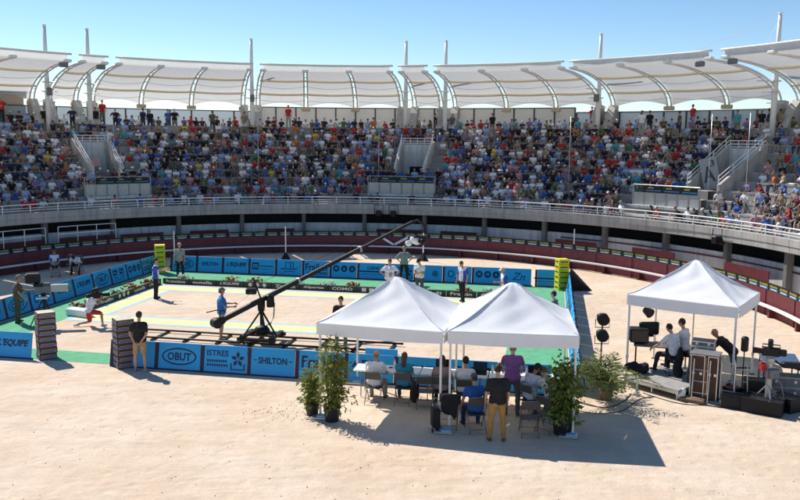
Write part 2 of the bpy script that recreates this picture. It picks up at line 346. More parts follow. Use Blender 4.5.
capm = MB().use('maroon'); capm.ring([(WR-.05, 1.20), (WR-.05, 1.27), (WR, 1.27)], 52, AR); capm.ring([(WR-.05, 1.20), (WR-.02, 1.20)], 52, AR); st(capm, 'wall_capping')
for a in [139.1-10.55*i for i in range(13)]:
    q = MB().use('columngrey'); q.box(pol(a, 20.85, 1.06), (.34, .24, 2.11), rad(a), bev=.02); st(q, 'column')
# counter barrier of maroon planks in front of the lower wall
cb = thing('counter_barrier', 'maroon plank screens standing in the alley below the parapet', 'barrier', pol(90, 20.2, 0))
for a0, a1 in ((152, 146), (128, 121), (116.5, 110), (103.6, 98.6), (84, 76), (72.5, 66), (51.8, 44.5), (38, 30.5), (21.5, 13.5)):
    q = MB().use('maroon'); q.ring([(20.15, 0), (20.15, 1.22), (20.21, 1.22), (20.21, 0)], a0, a1, 1)
    q.quad(*[pol(a0, r, z) for r, z in ((20.15, 0), (20.21, 0), (20.21, 1.22), (20.15, 1.22))]); q.quad(*[pol(a1, r, z) for r, z in ((20.15, 0), (20.15, 1.22), (20.21, 1.22), (20.21, 0))])
    o = q.build('plank_screen', cb); o.location = -pol(90, 20.2, 0)
# parapet railing
rl = thing('parapet_railing', 'white tubular railing along the whole concrete parapet', 'railing', pol(90, RP, ZT))
def arcpts(R, z, a0, a1, st_=1.5): n = int(abs(a1-a0)/st_)+1; return [pol(a0+(a1-a0)*i/n, R, z) for i in range(n+1)]
for z, r in ((3.17, .032), (2.985, .02), (2.86, .02)):
    q = MB().use('whitepaint').tube(arcpts(RP+.06, z, AL, AR), r, 6); o = q.build('rail', rl, True); o.location = -pol(90, RP, ZT)
for i in range(36):
    a = 150-4.2*i; q = MB().use('whitepaint').cyl(pol(a, RP+.06, ZT-.02), pol(a, RP+.06, 3.17), .026, n=6); o = q.build('post', rl); o.location = -pol(90, RP, ZT)
# white guard rails below on the shaded side
for lab, a0, a1 in (('white guard rail beside the two seated officials, further left', 150, 140.2), ('white guard rail above the two seated officials, left of the yellow carton pile', 138.2, 129)):
    gr = thing('guard_rail', lab, 'railing', pol((a0+a1)/2, 19.95), 0, 'white guard rails in the alley')
    og = -pol((a0+a1)/2, 19.95)
    for z, r in ((1.92, .025), (1.52, .04)):
        o = MB().use('whitepaint').tube(arcpts(19.95, z, a0, a1), r, 6).build('rail', gr, True); o.location = og
    for i in range(4):
        a = a0+(a1-a0)*i/3; o = MB().use('whitepaint').cyl(pol(a, 19.95, 0), pol(a, 19.95, 1.92), .025, n=6).build('post', gr); o.location = og
    o = MB().use('maroon').ring([(19.97, 0), (19.97, 1.30), (20.02, 1.30), (20.02, 0)], a0, a1).build('plank_panel', gr); o.location = og

# ------------------------------------------------------------------ red wooden barrier with the advert strip
br = thing('bullring_barrier', 'maroon wooden bullring barrier with white step rail and small adverts on top', 'barrier', pol(90, 18.1, 0)); ob = -pol(90, 18.1, 0)
RB = 18.15; BA0, BA1 = 154, -32
q = MB().use('maroon')
q.ring([(RB, 0), (RB, 1.0), (RB+.05, 1.02), (RB+.05, 0)], BA0, BA1, 1.2)
a = BA0
while a > BA1:                                                          # plank seams and posts
    q.box(pol(a, RB-.015, .5), (.03, .05, 1.0), rad(a)); a -= 7.1
o = q.build('plank_wall', br); o.location = ob
o = MB().use('warmwhite').ring([(RB-.30, .40), (RB-.30, .47), (RB-.12, .475), (RB-.12, .40), (RB-.30, .40)], BA0, BA1, 1.2).build('step_rail', br); o.location = ob
for i in range(27):
    a = BA0-2-7.1*i; o = MB().use('maroon').box(pol(a, RB-.1, .2), (.2, .13, .4), rad(a)).build('rail_bracket', br); o.location = ob
rnd = random.Random(3)
def advert_mesh():
    m = MB(); wd, h = .70, .27
    m.use('black').box((0, .02, h/2), (wd+.04, .04, h+.05)); m.use('adblue').rect(-wd/2+.06, wd/2-.06, .03, .125, -.002)
    m.use('adyellow')
    x = -wd/2+.06
    while x < wd/2-.1:                                                  # unreadably small yellow lettering
        ww = rnd.uniform(.03, .06); m.rect(x, x+ww, rnd.uniform(.14, .16), rnd.uniform(.215, .24), -.004); 
        x += ww+.018
    m.use('cream'); x = -wd/2+.12
    while x < wd/2-.16:
        ww = rnd.uniform(.02, .04); m.rect(x, x+ww, .05, .10, -.004); x += ww+.014
    return m.mesh('advert')
adm = [advert_mesh() for _ in range(8)]
for i in range(76):
    a = 152.5-2.37*i; o = link('advert_plate', adm[(i*5+i//7) % 8], br, pol(a, RB, 1.0)+ob, rad(a-90))

# ------------------------------------------------------------------ stairwells, balustrades
WELL_LABELS = ['concrete stairwell with slanted pink panel, in the shaded stand on the left', 'concrete stairwell with white railings in the middle of the stand', 'concrete stairwell with a leaning A3 sign, in the sunlit stand']
for wi, (a0, a1) in enumerate(PITS):
    am = (a0+a1)/2; base = pol(am, 24, 3.3); sw = thing('stairwell', WELL_LABELS[wi], 'stairwell', base, 0, 'stairwells in the stand')
    def pt(mb, nm, smooth=False): o = mb.build(nm, sw, smooth); o.location = -base; return o
    pt(MB().use('concrete').ring([(23.95, 3.30), (27.3, 3.30)], a0, a1), 'floor')
    q = MB().use('whitewall').ring([(27.24, 3.2), (27.24, row_Z(7)+.28), (27.4, row_Z(7)+.28), (27.4, 5.5)], a0, a1); pt(q, 'back_wall')
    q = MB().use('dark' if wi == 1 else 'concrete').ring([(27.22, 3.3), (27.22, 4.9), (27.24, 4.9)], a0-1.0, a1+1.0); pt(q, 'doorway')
    for a in (a0, a1):
        sgn = 1 if a == a0 else -1; w2 = .42*sgn
        def zr(R): return row_Z(2)+(R-23.1)/.85*.48+.5
        q = MB().use('concrete')
        rs = [23.6+i*.38 for i in range(11)]
        for aa in (a, a+w2): q.grid([[pol(aa, R, 3.0) for R in rs], [pol(aa, R, zr(R)) for R in rs]])
        q.grid([[pol(a, R, zr(R)) for R in rs], [pol(a+w2, R, zr(R)) for R in rs]])
        q.quad(pol(a, 23.6, 3), pol(a+w2, 23.6, 3), pol(a+w2, 23.6, zr(23.6)), pol(a, 23.6, zr(23.6))); pt(q, 'side_wall')
        q = MB().use('whitepaint'); ac = a+w2/2
        for dz in (.22, .46): q.tube([pol(ac, R, zr(R)+dz) for R in rs], .022, 6)
        for R in rs[::3]: q.cyl(pol(ac, R, zr(R)), pol(ac, R, zr(R)+.46), .022, n=6)
        pt(q, 'handrail')
    q = MB().use('whitepaint')
    for dz in (.36, .52, .70): q.tube([pol(a0+(a1-a0)*i/6, 27.3, row_Z(7)+dz) for i in range(7)], .028, 6)
    for i in range(5): a = a0+(a1-a0)*i/4; q.cyl(pol(a, 27.3, row_Z(7)+.2), pol(a, 27.3, row_Z(7)+.70), .024, n=6)
    pt(q, 'top_railing')
    if wi == 0:
        q = MB().use('pinkslab'); q.quad(pol(129.2, 25.6, 4.75), pol(126.3, 25.6, 5.0), pol(126.1, 26.2, 5.5), pol(129.0, 26.2, 5.2)); pt(q, 'pink_panel')
    if wi == 2:
        # tall grey panel with the letters, leaning inside the well and facing the arena
        pn = MB().use('signgrey').rect(-.44, .44, 0, 1.75, 0).use('fencepost').text('A', -.06, .85, .62, .88, bold=.03, y=-.006).text('3', .20, 1.42, .26, .36, bold=.02, y=-.006)
        o = pn.build('lettered_panel', sw); o.location = pol(33.9, 24.7, 4.25)-base; o.rotation_euler = (rad(-12), rad(-14), rad(-22))
        q = MB().use('petal').rect(-.18, .18, 0, .34, 0); o = q.build('notice', sw); o.location = pol(37.2, 23.55, 3.75)-base; o.rotation_euler.z = rad(-50)
BAL = [(131.2, 121.3), (86.2, 75.0), (42.2, 31.6)]
BL = ['glass balustrade with dark banner below the stairwell on the left', 'glass balustrade with dark banner below the middle stairwell', 'glass balustrade with dark banner below the stairwell with the A3 sign']
for (a0, a1), lab in zip(BAL, BL):
    am = (a0+a1)/2; base = pol(am, 22.28, row_Z(1)); bl = thing('balustrade', lab, 'balustrade', base, 0, 'glass balustrades in the stand')
    def pt(mb, nm, smooth=False): o = mb.build(nm, bl, smooth); o.location = -base; return o
    pt(MB().use('whitewall').ring([(22.05, 3.16), (22.05, 3.31), (22.5, 3.315), (22.5, 3.16), (22.05, 3.16)], a0, a1), 'ledge')
    pt(MB().use('terrace').ring([(22.7, 3.28), (22.7, 3.76), (23.2, 3.765), (23.2, 4.22), (23.93, 4.22), (23.93, 3.5)], a0-.4, a1+.4), 'tier_step')
    nn = 6
    for i in range(nn):
        b0 = a0+(a1-a0)*i/nn; b1 = a0+(a1-a0)*(i+1)/nn
        pt(MB().use('glass').ring([(22.34, 3.32), (22.34, 4.0), (22.36, 4.0), (22.36, 3.32)], b0-.12, b1+.12), 'glass_panel')
    for i in range(nn+1):
        b0 = a0+(a1-a0)*i/nn; pt(MB().use('steelgrey').cyl(pol(b0, 22.35, 3.3), pol(b0, 22.35, 4.42), .03, n=6), 'post')
    q = MB().use('black').ring([(22.30, 4.02), (22.30, 4.36), (22.33, 4.36), (22.33, 4.02)], a0-1.6, a1+.3)
    q.use('adblue')
    for i in range(3):
        b = a0-1.9+(a1-a0+1.9)*(i+.06)/3; e = a0-1.9+(a1-a0+1.9)*(i+.9)/3; q.ring([(22.295, 4.09), (22.295, 4.16)], b, e)
        q.use('gold').ring([(22.294, 4.24), (22.294, 4.30)], b-.3, (b+e)/2).use('adblue')
    pt(q, 'banner')
    pt(MB().use('alu').tube(arcpts(22.35, 4.42, a0, a1), .03, 6), 'top_rail')

# ------------------------------------------------------------------ canopy, masts, back fence
def cprof(t, sag=0.):
    th = t*math.pi/2; return 24.25+6.85*math.sin(th)-sag*.35*math.sin(th), 9.12+2.02*math.cos(th)-sag*.6*math.cos(th)*0.9
SECT = [[152.5, 145.5, 138.6, 131.3], [129.3, 126.2], [124.2, 118.2, 111.8, 105.0], [103.0, 96.5, 89.7, 83.3], [81.5, 77.8], [75.9, 68.9, 62.2, 56.5], [54.7, 47.6, 40.6, 34.6], [32.3, 25.8, 19, 12, 5]]
CL = ['white canopy section over the far left of the stand', 'narrow white canopy section between the two masts on the left', 'white canopy section between the left pair of masts and the next single mast',
      'white canopy section over the middle stand, left of the middle pair of masts', 'narrow white canopy section between the middle pair of masts', 'white canopy section right of the middle pair of masts',
      'white canopy section left of the tall mast at the sunlit stand', 'white canopy section right of the tall mast, over the sunlit seats']
for ribs, lab in zip(SECT, CL):
    am = (ribs[0]+ribs[-1])/2; base = pol(am, 31, 9.1); cn = thing('canopy_section', lab, 'canopy', base, 0, 'white membrane canopy sections')
    def pt(mb, nm, smooth=False): o = mb.build(nm, cn, smooth); o.location = -base; return o
    for b0, b1 in zip(ribs[:-1], ribs[1:]):
        P = []; wide = min(1, abs(b1-b0)/7)
        for j in range(15):
            t_ = j/14; row = []
            for i in range(13):
                s_ = i/12; a = b0-.27+(b1-b0+.54)*s_; sg = math.sin(math.pi*s_)*math.sin(math.pi*t_)*.17*wide
                R, z = cprof(t_, sg)
                if j == 14: z += .30*math.sin(math.pi*s_)*wide
                if j == 13: z += .10*math.sin(math.pi*s_)*wide
                row.append(pol(a, R, z))
            P.append(row)
        pt(MB().use('membrane').grid(P), 'membrane', True)
        q = MB().use('membrane')                                         # front lip of the membrane, drooping to the edge
        q.grid([[pol(b0+(b1-b0)*i/8, 24.25, 11.14) for i in range(9)], [pol(b0+(b1-b0)*i/8, 24.08-.06*math.sin(math.pi*i/8), 11.24) for i in range(9)], [pol(b0+(b1-b0)*i/8, 24.0, 11.50) for i in range(9)]]); pt(q, 'membrane_lip', True)
        for t_ in (.36, .70):
            q = MB().use('beige').tube([pol(b0+(b1-b0)*i/8, cprof(t_)[0]-.22, cprof(t_)[1]-.06-.05*math.sin(math.pi*i/8)) for i in range(9)], .085, 6); pt(q, 'purlin', True)
        for t_ in (.52, .84):
            q = MB().use('alu').tube([pol(b0+(b1-b0)*i/8, cprof(t_)[0]-.20, cprof(t_)[1]-.04-.16*math.sin(math.pi*i/8)) for i in range(9)], .014, 4); pt(q, 'cable', True)
    for a in ribs:
        q = MB().use('whitepaint')
        for da in (-.24, .24): q.tube([pol(a+da, cprof(j/12)[0]-.10, cprof(j/12)[1]-.05) for j in range(13)], .06, 6)
        for j in (3, 6, 9): q.cyl(pol(a-.24, cprof(j/12)[0]-.14, cprof(j/12)[1]-.06), pol(a+.24, cprof(j/12)[0]-.14, cprof(j/12)[1]-.06), .03, n=5)
        pt(q, 'rib', True)
        q = MB().use('warmwhite').box(pol(a, 24.1, 11.15), (.30, .42, .16), rad(a), bev=.03); pt(q, 'rib_bracket'); pt(MB().use('tan').box(pol(a, 30.98, 8.93), (.35, .62, .26), rad(a), bev=.03), 'rib_foot')
    q = MB().use('warmwhite').tube(arcpts(24.0, 11.53, ribs[0]+.5, ribs[-1]-.5, 2), .06, 8); pt(q, 'edge_beam', True)
MASTS = [(130.3, 'slim white mast, leftmost of all the masts'), (125.2, 'slim white mast, second from the left'), (103.95, 'slim white mast standing alone left of the middle stand'), (82.4, 'slim white mast, left one of the middle pair'),
         (76.8, 'slim white mast, right one of the middle pair'), (55.6, 'slim white mast left of the sunlit stand'), (33.45, 'tall white mast with stay cables above the sunlit stand')]
for i, (a, lab) in enumerate(MASTS):
    base = pol(a, 29.5, 7.1); ms = thing('steel_mast', lab, 'mast', base, 0, 'masts rising through the canopy')
    hh = 6.6 if i != 6 else 6.75
    MB().use('warmwhite').tube([(0, 0, -.4), (0, 0, 2), (0, 0, hh-1.5), (0, 0, hh)], [.17, .16, .125, .10], 12).cyl((0, 0, hh), (0, 0, hh+.08), .12, n=12).build('pole', ms, True)
    for zc, wc in ((3.1, .46), (2.5, .4)): MB().use('alu').box((0, 0, zc), (wc, wc, .07)).build('collar', ms)
    if i in (0, 2, 5): MB().use('casegrey').box(pol(a, 29.1, 9.6)-base, (.28, .30, .50), rad(a), bev=.04).build('loudspeaker', ms)
    for z in (1.9, 2.5, 3.1): MB().use('alu').tube([pol(a-1.0, 29.6-(z-1.9)*.9, 7.1+z)-base, (0, 0, z), pol(a+1.0, 29.6-(z-1.9)*.9, 7.1+z)-base], .025, 5).build('tie_bar', ms)
    if i == 6:
        for aa in (38, 27): MB().use('whitepaint').cyl(Vector((0, 0, hh-.2)), pol(aa, 24.2, 11.5)-base, .014, n=5).build('stay_cable', ms)
    # concrete buttress under the paired ribs
    for da in (-.9, .9):
        q = MB().use('concrete')
        b = pol(a+da, 30.6, 7.6); R = Matrix.Rotation(rad(a), 3, 'Z'); pr = [(-.9, 0), (.75, 0), (.75, 1.55), (.35, 1.6), (-.2, 1.1)]
        vs = [b+R@Vector((x, s*.26, z)) for s in (-1, 1) for x, z in pr]; n5 = len(pr)
        q.add(vs, [tuple(range(n5)), tuple(range(2*n5-1, n5-1, -1))]+[(i2, n5+i2, n5+(i2+1) % n5, (i2+1) % n5) for i2 in range(n5)])
        tag(q.build('concrete_buttress'), ('left' if da > 0 else 'right')+' grey buttress below the '+['leftmost mast', 'second mast from the left', 'lone mast left of the middle stand', 'left mast of the middle pair', 'right mast of the middle pair', 'lone mast right of the middle stand', 'tall mast with cables'][i], 'buttress', 'buttresses below the canopy ribs')
FL = [(a, s) for a, s in ((131.7, 'left one of the gap by the leftmost mast'), (126.6, 'at the gap by the second mast from the left'), (36.2, 'left one by the tall mast with stay cables'), (31.6, 'right one by the tall mast with stay cables'))]
for a, s in FL:
    fl = thing('floodlight', 'small grey floodlight under the canopy, '+s, 'floodlight', pol(a, 24.3, 10.92), rad(a+90), 'floodlights under the canopy edge')
    MB().use('casegrey').box((0, 0, 0), (.50, .24, .28), bev=.04).build('housing', fl); MB().use('cream').box((0, -.125, -.01), (.42, .02, .20)).build('glass_front', fl); MB().use('alu').cyl((0, 0, .15), (0, 0, .3), .03).build('bracket', fl)
# fence behind the top row
FSEC = [(152, 131.6, 8.75, 'fenceglass', 'pale fence behind the top row at the far left of the stand'), (131.2, 103.4, 8.75, 'fenceglass', 'pale glassy fence behind the top row, left of the tall cream fence'),
        (103.3, 59.8, 9.08, 'fencecream', 'tall cream panel fence behind the top row of the middle stand'), (59.6, 34.5, 8.75, 'fenceglass', 'pale glassy fence behind the top row, right of the tall cream fence'), (34, 4, 8.75, 'fenceglass', 'pale fence behind the top row at the far right of the stand')]
for a0, a1, zt, mt, lab in FSEC:
    base = pol((a0+a1)/2, 31.3, 7.6); fe = thing('panel_fence', lab, 'fence', base, 0, 'fences along the top of the stand'); nn = max(3, round(abs(a1-a0)/2.8))
    for i in range(nn):
        b0 = a0+(a1-a0)*i/nn; b1 = a0+(a1-a0)*(i+1)/nn
        o = MB().use(mt).ring([(31.3, 7.62), (31.3, zt-.03)], b0, b1).build('fence_panel', fe); o.location = -base
    for i in range(nn+1):
        b = a0+(a1-a0)*i/nn; o = MB().use('fencepost').box(pol(b, 31.26, (7.6+zt)/2), (.07, .10, zt-7.6), rad(b)).build('post', fe); o.location = -base
    o = MB().use('fencepost').tube(arcpts(31.27, zt, a0, a1), .04, 6).build('top_rail', fe); o.location = -base
bw = MB().use('tan').ring([(31.6, 7.0), (31.6, 10.4)], 150, 131.9); tag(bw.build('tan_wall'), 'plain tan wall behind the canopy at the far left', 'wall')
for a, lab in ((126.4, 'slender grey pole among the crowd, right of the pink-panel stairwell'), (104.2, 'slender grey pole among the crowd, left of the middle stand'), (84.5, 'slender grey pole just left of the middle stairwell'),
               (53.1, 'slender grey pole among the crowd, right of the middle stairwell'), (30.9, 'slender grey pole in front of the A3 stairwell'), (25.1, 'slender grey pole right of the A3 stairwell')):
    z0 = 3.28; tag(MB().use('alu').cyl(pol(a, 22.6, z0), pol(a, 22.6, z0+4.9), .017, .013, 8).build('slender_pole', smooth=True), lab, 'pole', 'slender poles in the stand')
# spotlights on the parapet
for a, lab in ((83.6, 'black spotlight hung on the parapet, left of a pair above the camera crane'), (81.0, 'black spotlight hung on the parapet, right of a pair above the camera crane'), (23.2, 'black loudspeaker on a post below the parapet, right of the single tent')):
    sp = thing('spotlight', lab, 'spotlight', pol(a, RP-.2, 2.2), rad(a+90), 'black lamps hung on the parapet')
    MB().use('black').cyl((0, .05, .0), (0, -.35, -.08), .17, .2, 14).box((0, .12, 0), (.34, .22, .36), bev=.04).build('lamp_body', sp)
    MB().use('black').tube([(-.28, 0, -.1), (-.28, 0, .52), (.28, 0, .52), (.28, 0, -.1)], .025, 6).build('yoke', sp)
# thin poles with weighted black feet in front of the barrier
for (x, y), lab in (((-6.39, 44.3), 'thin white pole in a black foot, behind the far boards left of the crane arm'), ((1.31, 44.6), 'thin white pole in a black foot, behind the player looking at his hand'), ((9.71, 44.3), 'thin white pole in a black foot, behind the yellow cartons by the far corner'), ((-11.85, 41.6), 'thin white pole behind the yellow cartons nearest the pointing player')):
    tp = thing('marker_pole', lab, 'pole', (x, y, 0), 0, 'thin white poles in black feet'); MB().use('whitepaint').cyl((0, 0, .1), (0, 0, 1.9), .035, .03, 8).build('pole', tp); MB().use('blackfab').cyl((0, 0, 0), (0, 0, .46), .30, .04, 4).build('foot', tp)

# ================================================================== SPONSOR BOARDS ROUND THE COURT
PITCHB = 1.43
def logo(m, kind, W=1.3, H=.8):
    k, _, a = kind.partition(':'); cz = H/2+.02
    if k == 'oval': m.oval(0, cz, .54, .25, .045); m.text(a, 0, cz, .74, .24, bold=.03)
    elif k == 'dash': m.text(a, 0, cz+.04, .86, .19, bold=.035); m.rect(-.58, -.48, cz+.03, cz+.055); m.rect(.48, .58, cz+.03, cz+.055)
    elif k == 'ital': m.text(a, .03, cz+.05, 1.06, .25, shear=.28, bold=.045)
    elif k == 'under': m.text(a, -.02, cz+.08, 1.1, .34, bold=.025); m.rect(-.5, .56, .20, .25); m.rect(-.5, .56, .14, .165)
    elif k == 'circles':
        for i, ch in enumerate(a):
            x = -.40+.40*i; m.disc(x, cz+.06, .165); m.use('blue').text(ch, x, cz+.06, None, .14, bold=.03, y=-.007).use('navy')
    elif k == 'town':
        m.text(a, -.24, cz+.17, .66, .17, bold=.02)
        for j, ww in ((0, .62), (1, .66)):
            x = -.56
            for i in range(9): m.rect(x, x+.05, cz-.09-.12*j, cz-.02-.12*j); x += ww/9
        for i in range(5):                                              # emblem: leaf-like blades
            an = rad(90+72*i); p = Vector((.38+.02*math.cos(an), 0, cz+.02+.02*math.sin(an)))
            tip = Vector((.38+.22*math.cos(an), 0, cz+.02+.24*math.sin(an))); n_ = Vector((-math.sin(an), 0, math.cos(an)))*.06; md = (p+tip)/2
            m.add([(q.x, -.004, q.z) for q in (p, md-n_, tip, md+n_)], [(0, 1, 2, 3)])
        m.rect(.16, .20, cz-.26, cz-.1); m.rect(.56, .6, cz-.26, cz-.1); m.rect(.16, .6, cz-.29, cz-.26)
    elif k == 'square':
        m.rect(-.55, -.2, cz-.15, cz+.2); m.use('blue').text('m', -.375, cz+.02, .24, .2, bold=.03, y=-.007).use('navy'); x = -.14
        for i in range(11): m.rect(x, x+.045, cz, cz+.06); x += .064
        m.rect(-.1, .4, cz-.12, cz-.10)
    elif k == 'frame':
        for x0, x1, z0, z1 in ((-.22, -.18, cz, cz+.26), (-.22, .22, cz+.24, cz+.27), (.18, .22, cz+.05, cz+.26), (.02, .06, cz+.05, cz+.24), (.02, .22, cz+.04, cz+.07)): m.rect(x0, x1, z0, z1)
        x = -.42
        for i in range(12): m.rect(x, x+.05, cz-.10+.015*(i % 3), cz-.02+.01*(i % 2)); x += .07
        m.rect(-.3, .3, cz-.19, cz-.165)
    elif k == 'twosq':
        for x in (-.34, .22): m.rect(x-.19, x+.19, cz-.02, cz+.24); m.use('blue'); m.rect(x-.12, x-.03, cz+.08, cz+.17, -.007); m.rect(x+.03, x+.12, cz+.02, cz+.12, -.007); m.use('navy')
        for x in (-.52, .04):
            for i in range(6): m.rect(x+i*.065, x+i*.065+.045, cz-.14, cz-.09)
        m.rect(-.5, .42, cz-.24, cz-.22)
    elif k == 'bar': m.text(a, .05, cz+.14, .6, .14, bold=.03); m.rect(-.62, .62, cz-.06, cz+.01); m.rect(-.5, .5, cz-.17, cz-.15)
    elif k == 'flower':
        for i in range(8): an = rad(45*i); m.oval(.3+.09*math.cos(an), cz+.09*math.sin(an), .07, .07, .02, 14)
    elif k == 'word': m.text(a, 0, cz+.02, .9, .2, bold=.02)
    elif k == 'script': m.text(a, .05, cz+.02, .62, .34, shear=.3, bold=.0)
    elif k == 'big': m.text(a, -.15, cz+.12, .8, .22, bold=.03); m.rect(-.56, .5, cz-.12, cz-.09)
    elif k == 'drop':
        m.oval(-.34, cz+.02, .15, .17, .05); m.text(a, .26, cz+.03, .46, .26, shear=.2, bold=.04); m.rect(-.2, .5, cz-.2, cz-.17)
def board(loc, rz, kind, label, W=1.31, H=.79, lean=.19):
    t = thing('sponsor_board', label, 'advertising board', loc, rz, 'blue advertising boards round the court')
    MB().use('blue').box((0, .0175, .02+H/2), (W, .035, H), bev=.008).build('panel', t).rotation_euler.x = -lean
    p = MB().use('purple').box((-W/2-.055, .018, H/2), (.10, .05, H+.01)); p.build('edge_post', t).rotation_euler.x = -lean
    b = MB().use('purple').box((0, .03, .02), (W+.1, .06, .05)); b.box((0, .2, .03), (.05, .34, .03)).cyl((0, .05+H*.8*.19, H*.8), (0, .36, .04), .012, n=6); b.build('base', t)
    if kind:
        m = MB().use('navy'); logo(m, kind, W, H); m.build('lettering', t).rotation_euler.x = -lean
    return t
FRONT = {-6: ('ital:L\'EQUIPE', 'blue board with slanted letters beside the left dark carton pile'), -7: ('square:', 'blue board at the left picture edge, next to the slanted-letter board'), -2: ('word:', 'plain blue board behind the legs of the man in black'),
         -1: ('oval:OBUT', 'front blue board with four big letters in an oval, right of the man in black'), 0: ('town:ISTRES', 'front blue board with a leaf emblem and small lines of text'), 1: ('dash:SHILTON', 'front blue board with a wide spaced word between two dashes'),
         2: ('under:Fraikin', 'front blue board with an underlined word, behind the bushy potted plants'), 3: ('big:ADT', 'front blue board with a short word, behind the bald man in white'), 4: ('under:Petanque', 'front blue board behind the seated woman in turquoise'),
         5: ('circles:MAA', 'front blue board behind the man in white with dark hair at the table'), 6: ('oval:OBUT', 'front blue board behind the man in purple')}
for k, (kd, lb) in FRONT.items():
    if k == -6: a = -6.24
    elif k == -7: a = -7.67
    else: a = k*PITCHB+.75
    if k == -2: a = -.68-PITCHB
    kd = '' if kd == 'word:' else kd
    board(L(a, .02 if k > -5 else .16), ANG_U, kd, lb)
FAR = ['oval:CONES', 'dash:SHILTON', 'ital:L\'EQUIPE', 'square:', 'frame:', 'under:Fraikin', 'circles:MAA', 'bar:CEPE', 'town:ISTRES', 'flower:', 'drop:PEI', 'circles:MMA', 'script:Zn', 'bar:']
FARL = ['far blue board with an oval, behind the striped referee on the left', 'far blue board with a spaced word between dashes, right of the left referee', 'far blue board with slanted letters, two boards right of the left referee', 'far blue board with a small dark square emblem and a line of text', 'far blue board with an outlined square emblem, below a thin pole',
        'far blue board with an underlined word, left of the crane arm', 'far blue board with three dark discs, just right of the crane arm', 'far blue board with a dark bar under a word, behind the stout man in white', 'far blue board directly behind the referee with hands on hips',
        'far blue board with a flower emblem, right of the player with the black cap', 'far blue board with a drop emblem, behind the walking player in white and blue', 'far blue board with three dark discs, near the right end of the far row', 'far blue board with a thin script monogram', 'last far blue board beside the yellow cartons in the right corner']
for i, (kd, lb) in enumerate(zip(FAR, FARL)): board(L(-8.45+1.40*i, 16.38), ANG_U, kd, lb, W=1.28 if i < 13 else .95)
LEFTB = [('flower:', 4.1, 'blue board of the left row at the picture edge, behind the cameraman in olive'), ('oval:OBUT', 5.55, 'blue board with an oval of the left row, right behind the cameraman in olive'), ('drop:PEI', 7.0, 'blue board of the left row behind the big studio camera'), ('word:AUDE', 8.45, 'blue board of the left row with four tall letters beside the camera lens'),
         ('ital:L\'EQUIPE', 9.9, 'blue board with slanted letters in the left row'), ('oval:OBUT', 11.35, 'blue board with an oval in the left row, next to the slanted-letter board'), ('twosq:', 12.8, 'blue board with two dark square emblems in the left row'), ('circles:MAA', 14.2, 'blue board with three dark discs in the left row'), ('town:ISTRES', 15.6, 'last blue board of the left row, behind the pointing player')]
for kd, b, lb in LEFTB: board(L(-9.85, b), ANG_U+math.pi/2, kd, lb, H=.78)
for i in range(11):
    b = 15.45-1.45*i
    board(L(10.55, b), ANG_U-math.pi/2, ['oval:OBUT', 'circles:MAA', 'dash:SHILTON'][i % 3], ['blue board of the right row, next to the yellow cartons at the far corner', 'second blue board of the right row from the far corner', 'third blue board of the right row from the far corner', 'fourth blue board of the right row from the far corner', 'fifth blue board of the right row from the far corner', 'sixth blue board of the right row, behind the right tent corner', 'blue board of the right row behind the tent leg, above the potted bush', 'eighth blue board of the right row from the far corner', 'blue board of the right row just behind the potted bush, third from its near end', 'blue board of the right row, last but one at the near end', 'nearest blue board of the right row, between bush and palm'][i])
# black cloth wedge behind the end of the right row
q = MB().use('blackfab'); e0 = L(10.72, 16.3); 
vs = [e0, e0+Vector((.05, 0, .98)), e0+U*1.05-V*.4, e0-V*.75, e0-V*.75+Vector((0, 0, .8))]
q.add(vs, [(0, 2, 1), (1, 2, 4), (2, 3, 4), (0, 1, 4, 3), (0, 3, 2)]); tag(q.build('cloth_wedge'), 'black cloth wedge behind the far end of the right row of boards', 'cloth')
# ------------------------------------------------------------------ low boards with flowers
LOWF = ['Promotions', 'nutella', 'L\'EQUIPE', 'OOO', 'Zn  Zn', 'Alpages', 'COMO', 'ZZZ', 'L\'EQUIPE', 'Midi', 'Fraikin', 'COMO']
for i, tx in enumerate(LOWF):
    a = -7.2+1.33*i; t = thing('low_board', ['dark low board with a long word by the feet of the left referee', 'dark low board with a lowercase word, second from the left end', 'dark low board with slanted letters, left of the crane post', 'dark low board with three pale rings', 'dark low board with two small words beside the crane post', 'dark low board hidden partly by the crane arm', 'dark low board with a pointed-end word right of the crane arm', 'dark low board with three pale blocks', 'dark low board with slanted letters behind the man in black tee', 'dark low board beside the left tent top', 'dark low board between the two tent tops', 'dark low board at the feet of the player in blue and white'][i], 'low board', L(a, 13.0), ANG_U, 'low dark boards round the court')
    MB().use('lowboard').box((0, .08, .13), (1.30, .14, .26), bev=.01).build('panel', t)
    m = MB().use('cream'); m.text(tx, 0, .135, .95, .14, shear=.25 if 'EQ' in tx else 0, bold=.03) if tx not in ('OOO', 'ZZZ') else [m.disc(x, .135, .09) if tx == 'OOO' else m.rect(x-.1, x+.1, .05, .215) for x in (-.34, 0, .34)]; m.build('lettering', t)
for i in range(5):
    b = 6.9+1.33*i; t = thing('low_board', ['dark low board nearest the kneeling photographer', 'second dark low board beyond the kneeling photographer', 'middle dark low board of the left side row', 'dark low board of the left side row, short of the pointing player', 'dark low board of the left side row behind the pointing player'][i], 'low board', L(-7.85, b), ANG_U+math.pi/2, 'low dark boards round the court')
    MB().use('lowboard').box((0, .08, .13), (1.30, .14, .26), bev=.01).build('panel', t)
    m = MB().use('cream'); tx = ['COMO', 'Fraikin', 'OOO', 'nutella', 'L\'EQUIPE'][i]
    [m.disc(x, .135, .09) for x in (-.34, 0, .34)] if tx == 'OOO' else m.text(tx, 0, .135, .95, .145, bold=.03); m.build('lettering', t)
rf = random.Random(11)
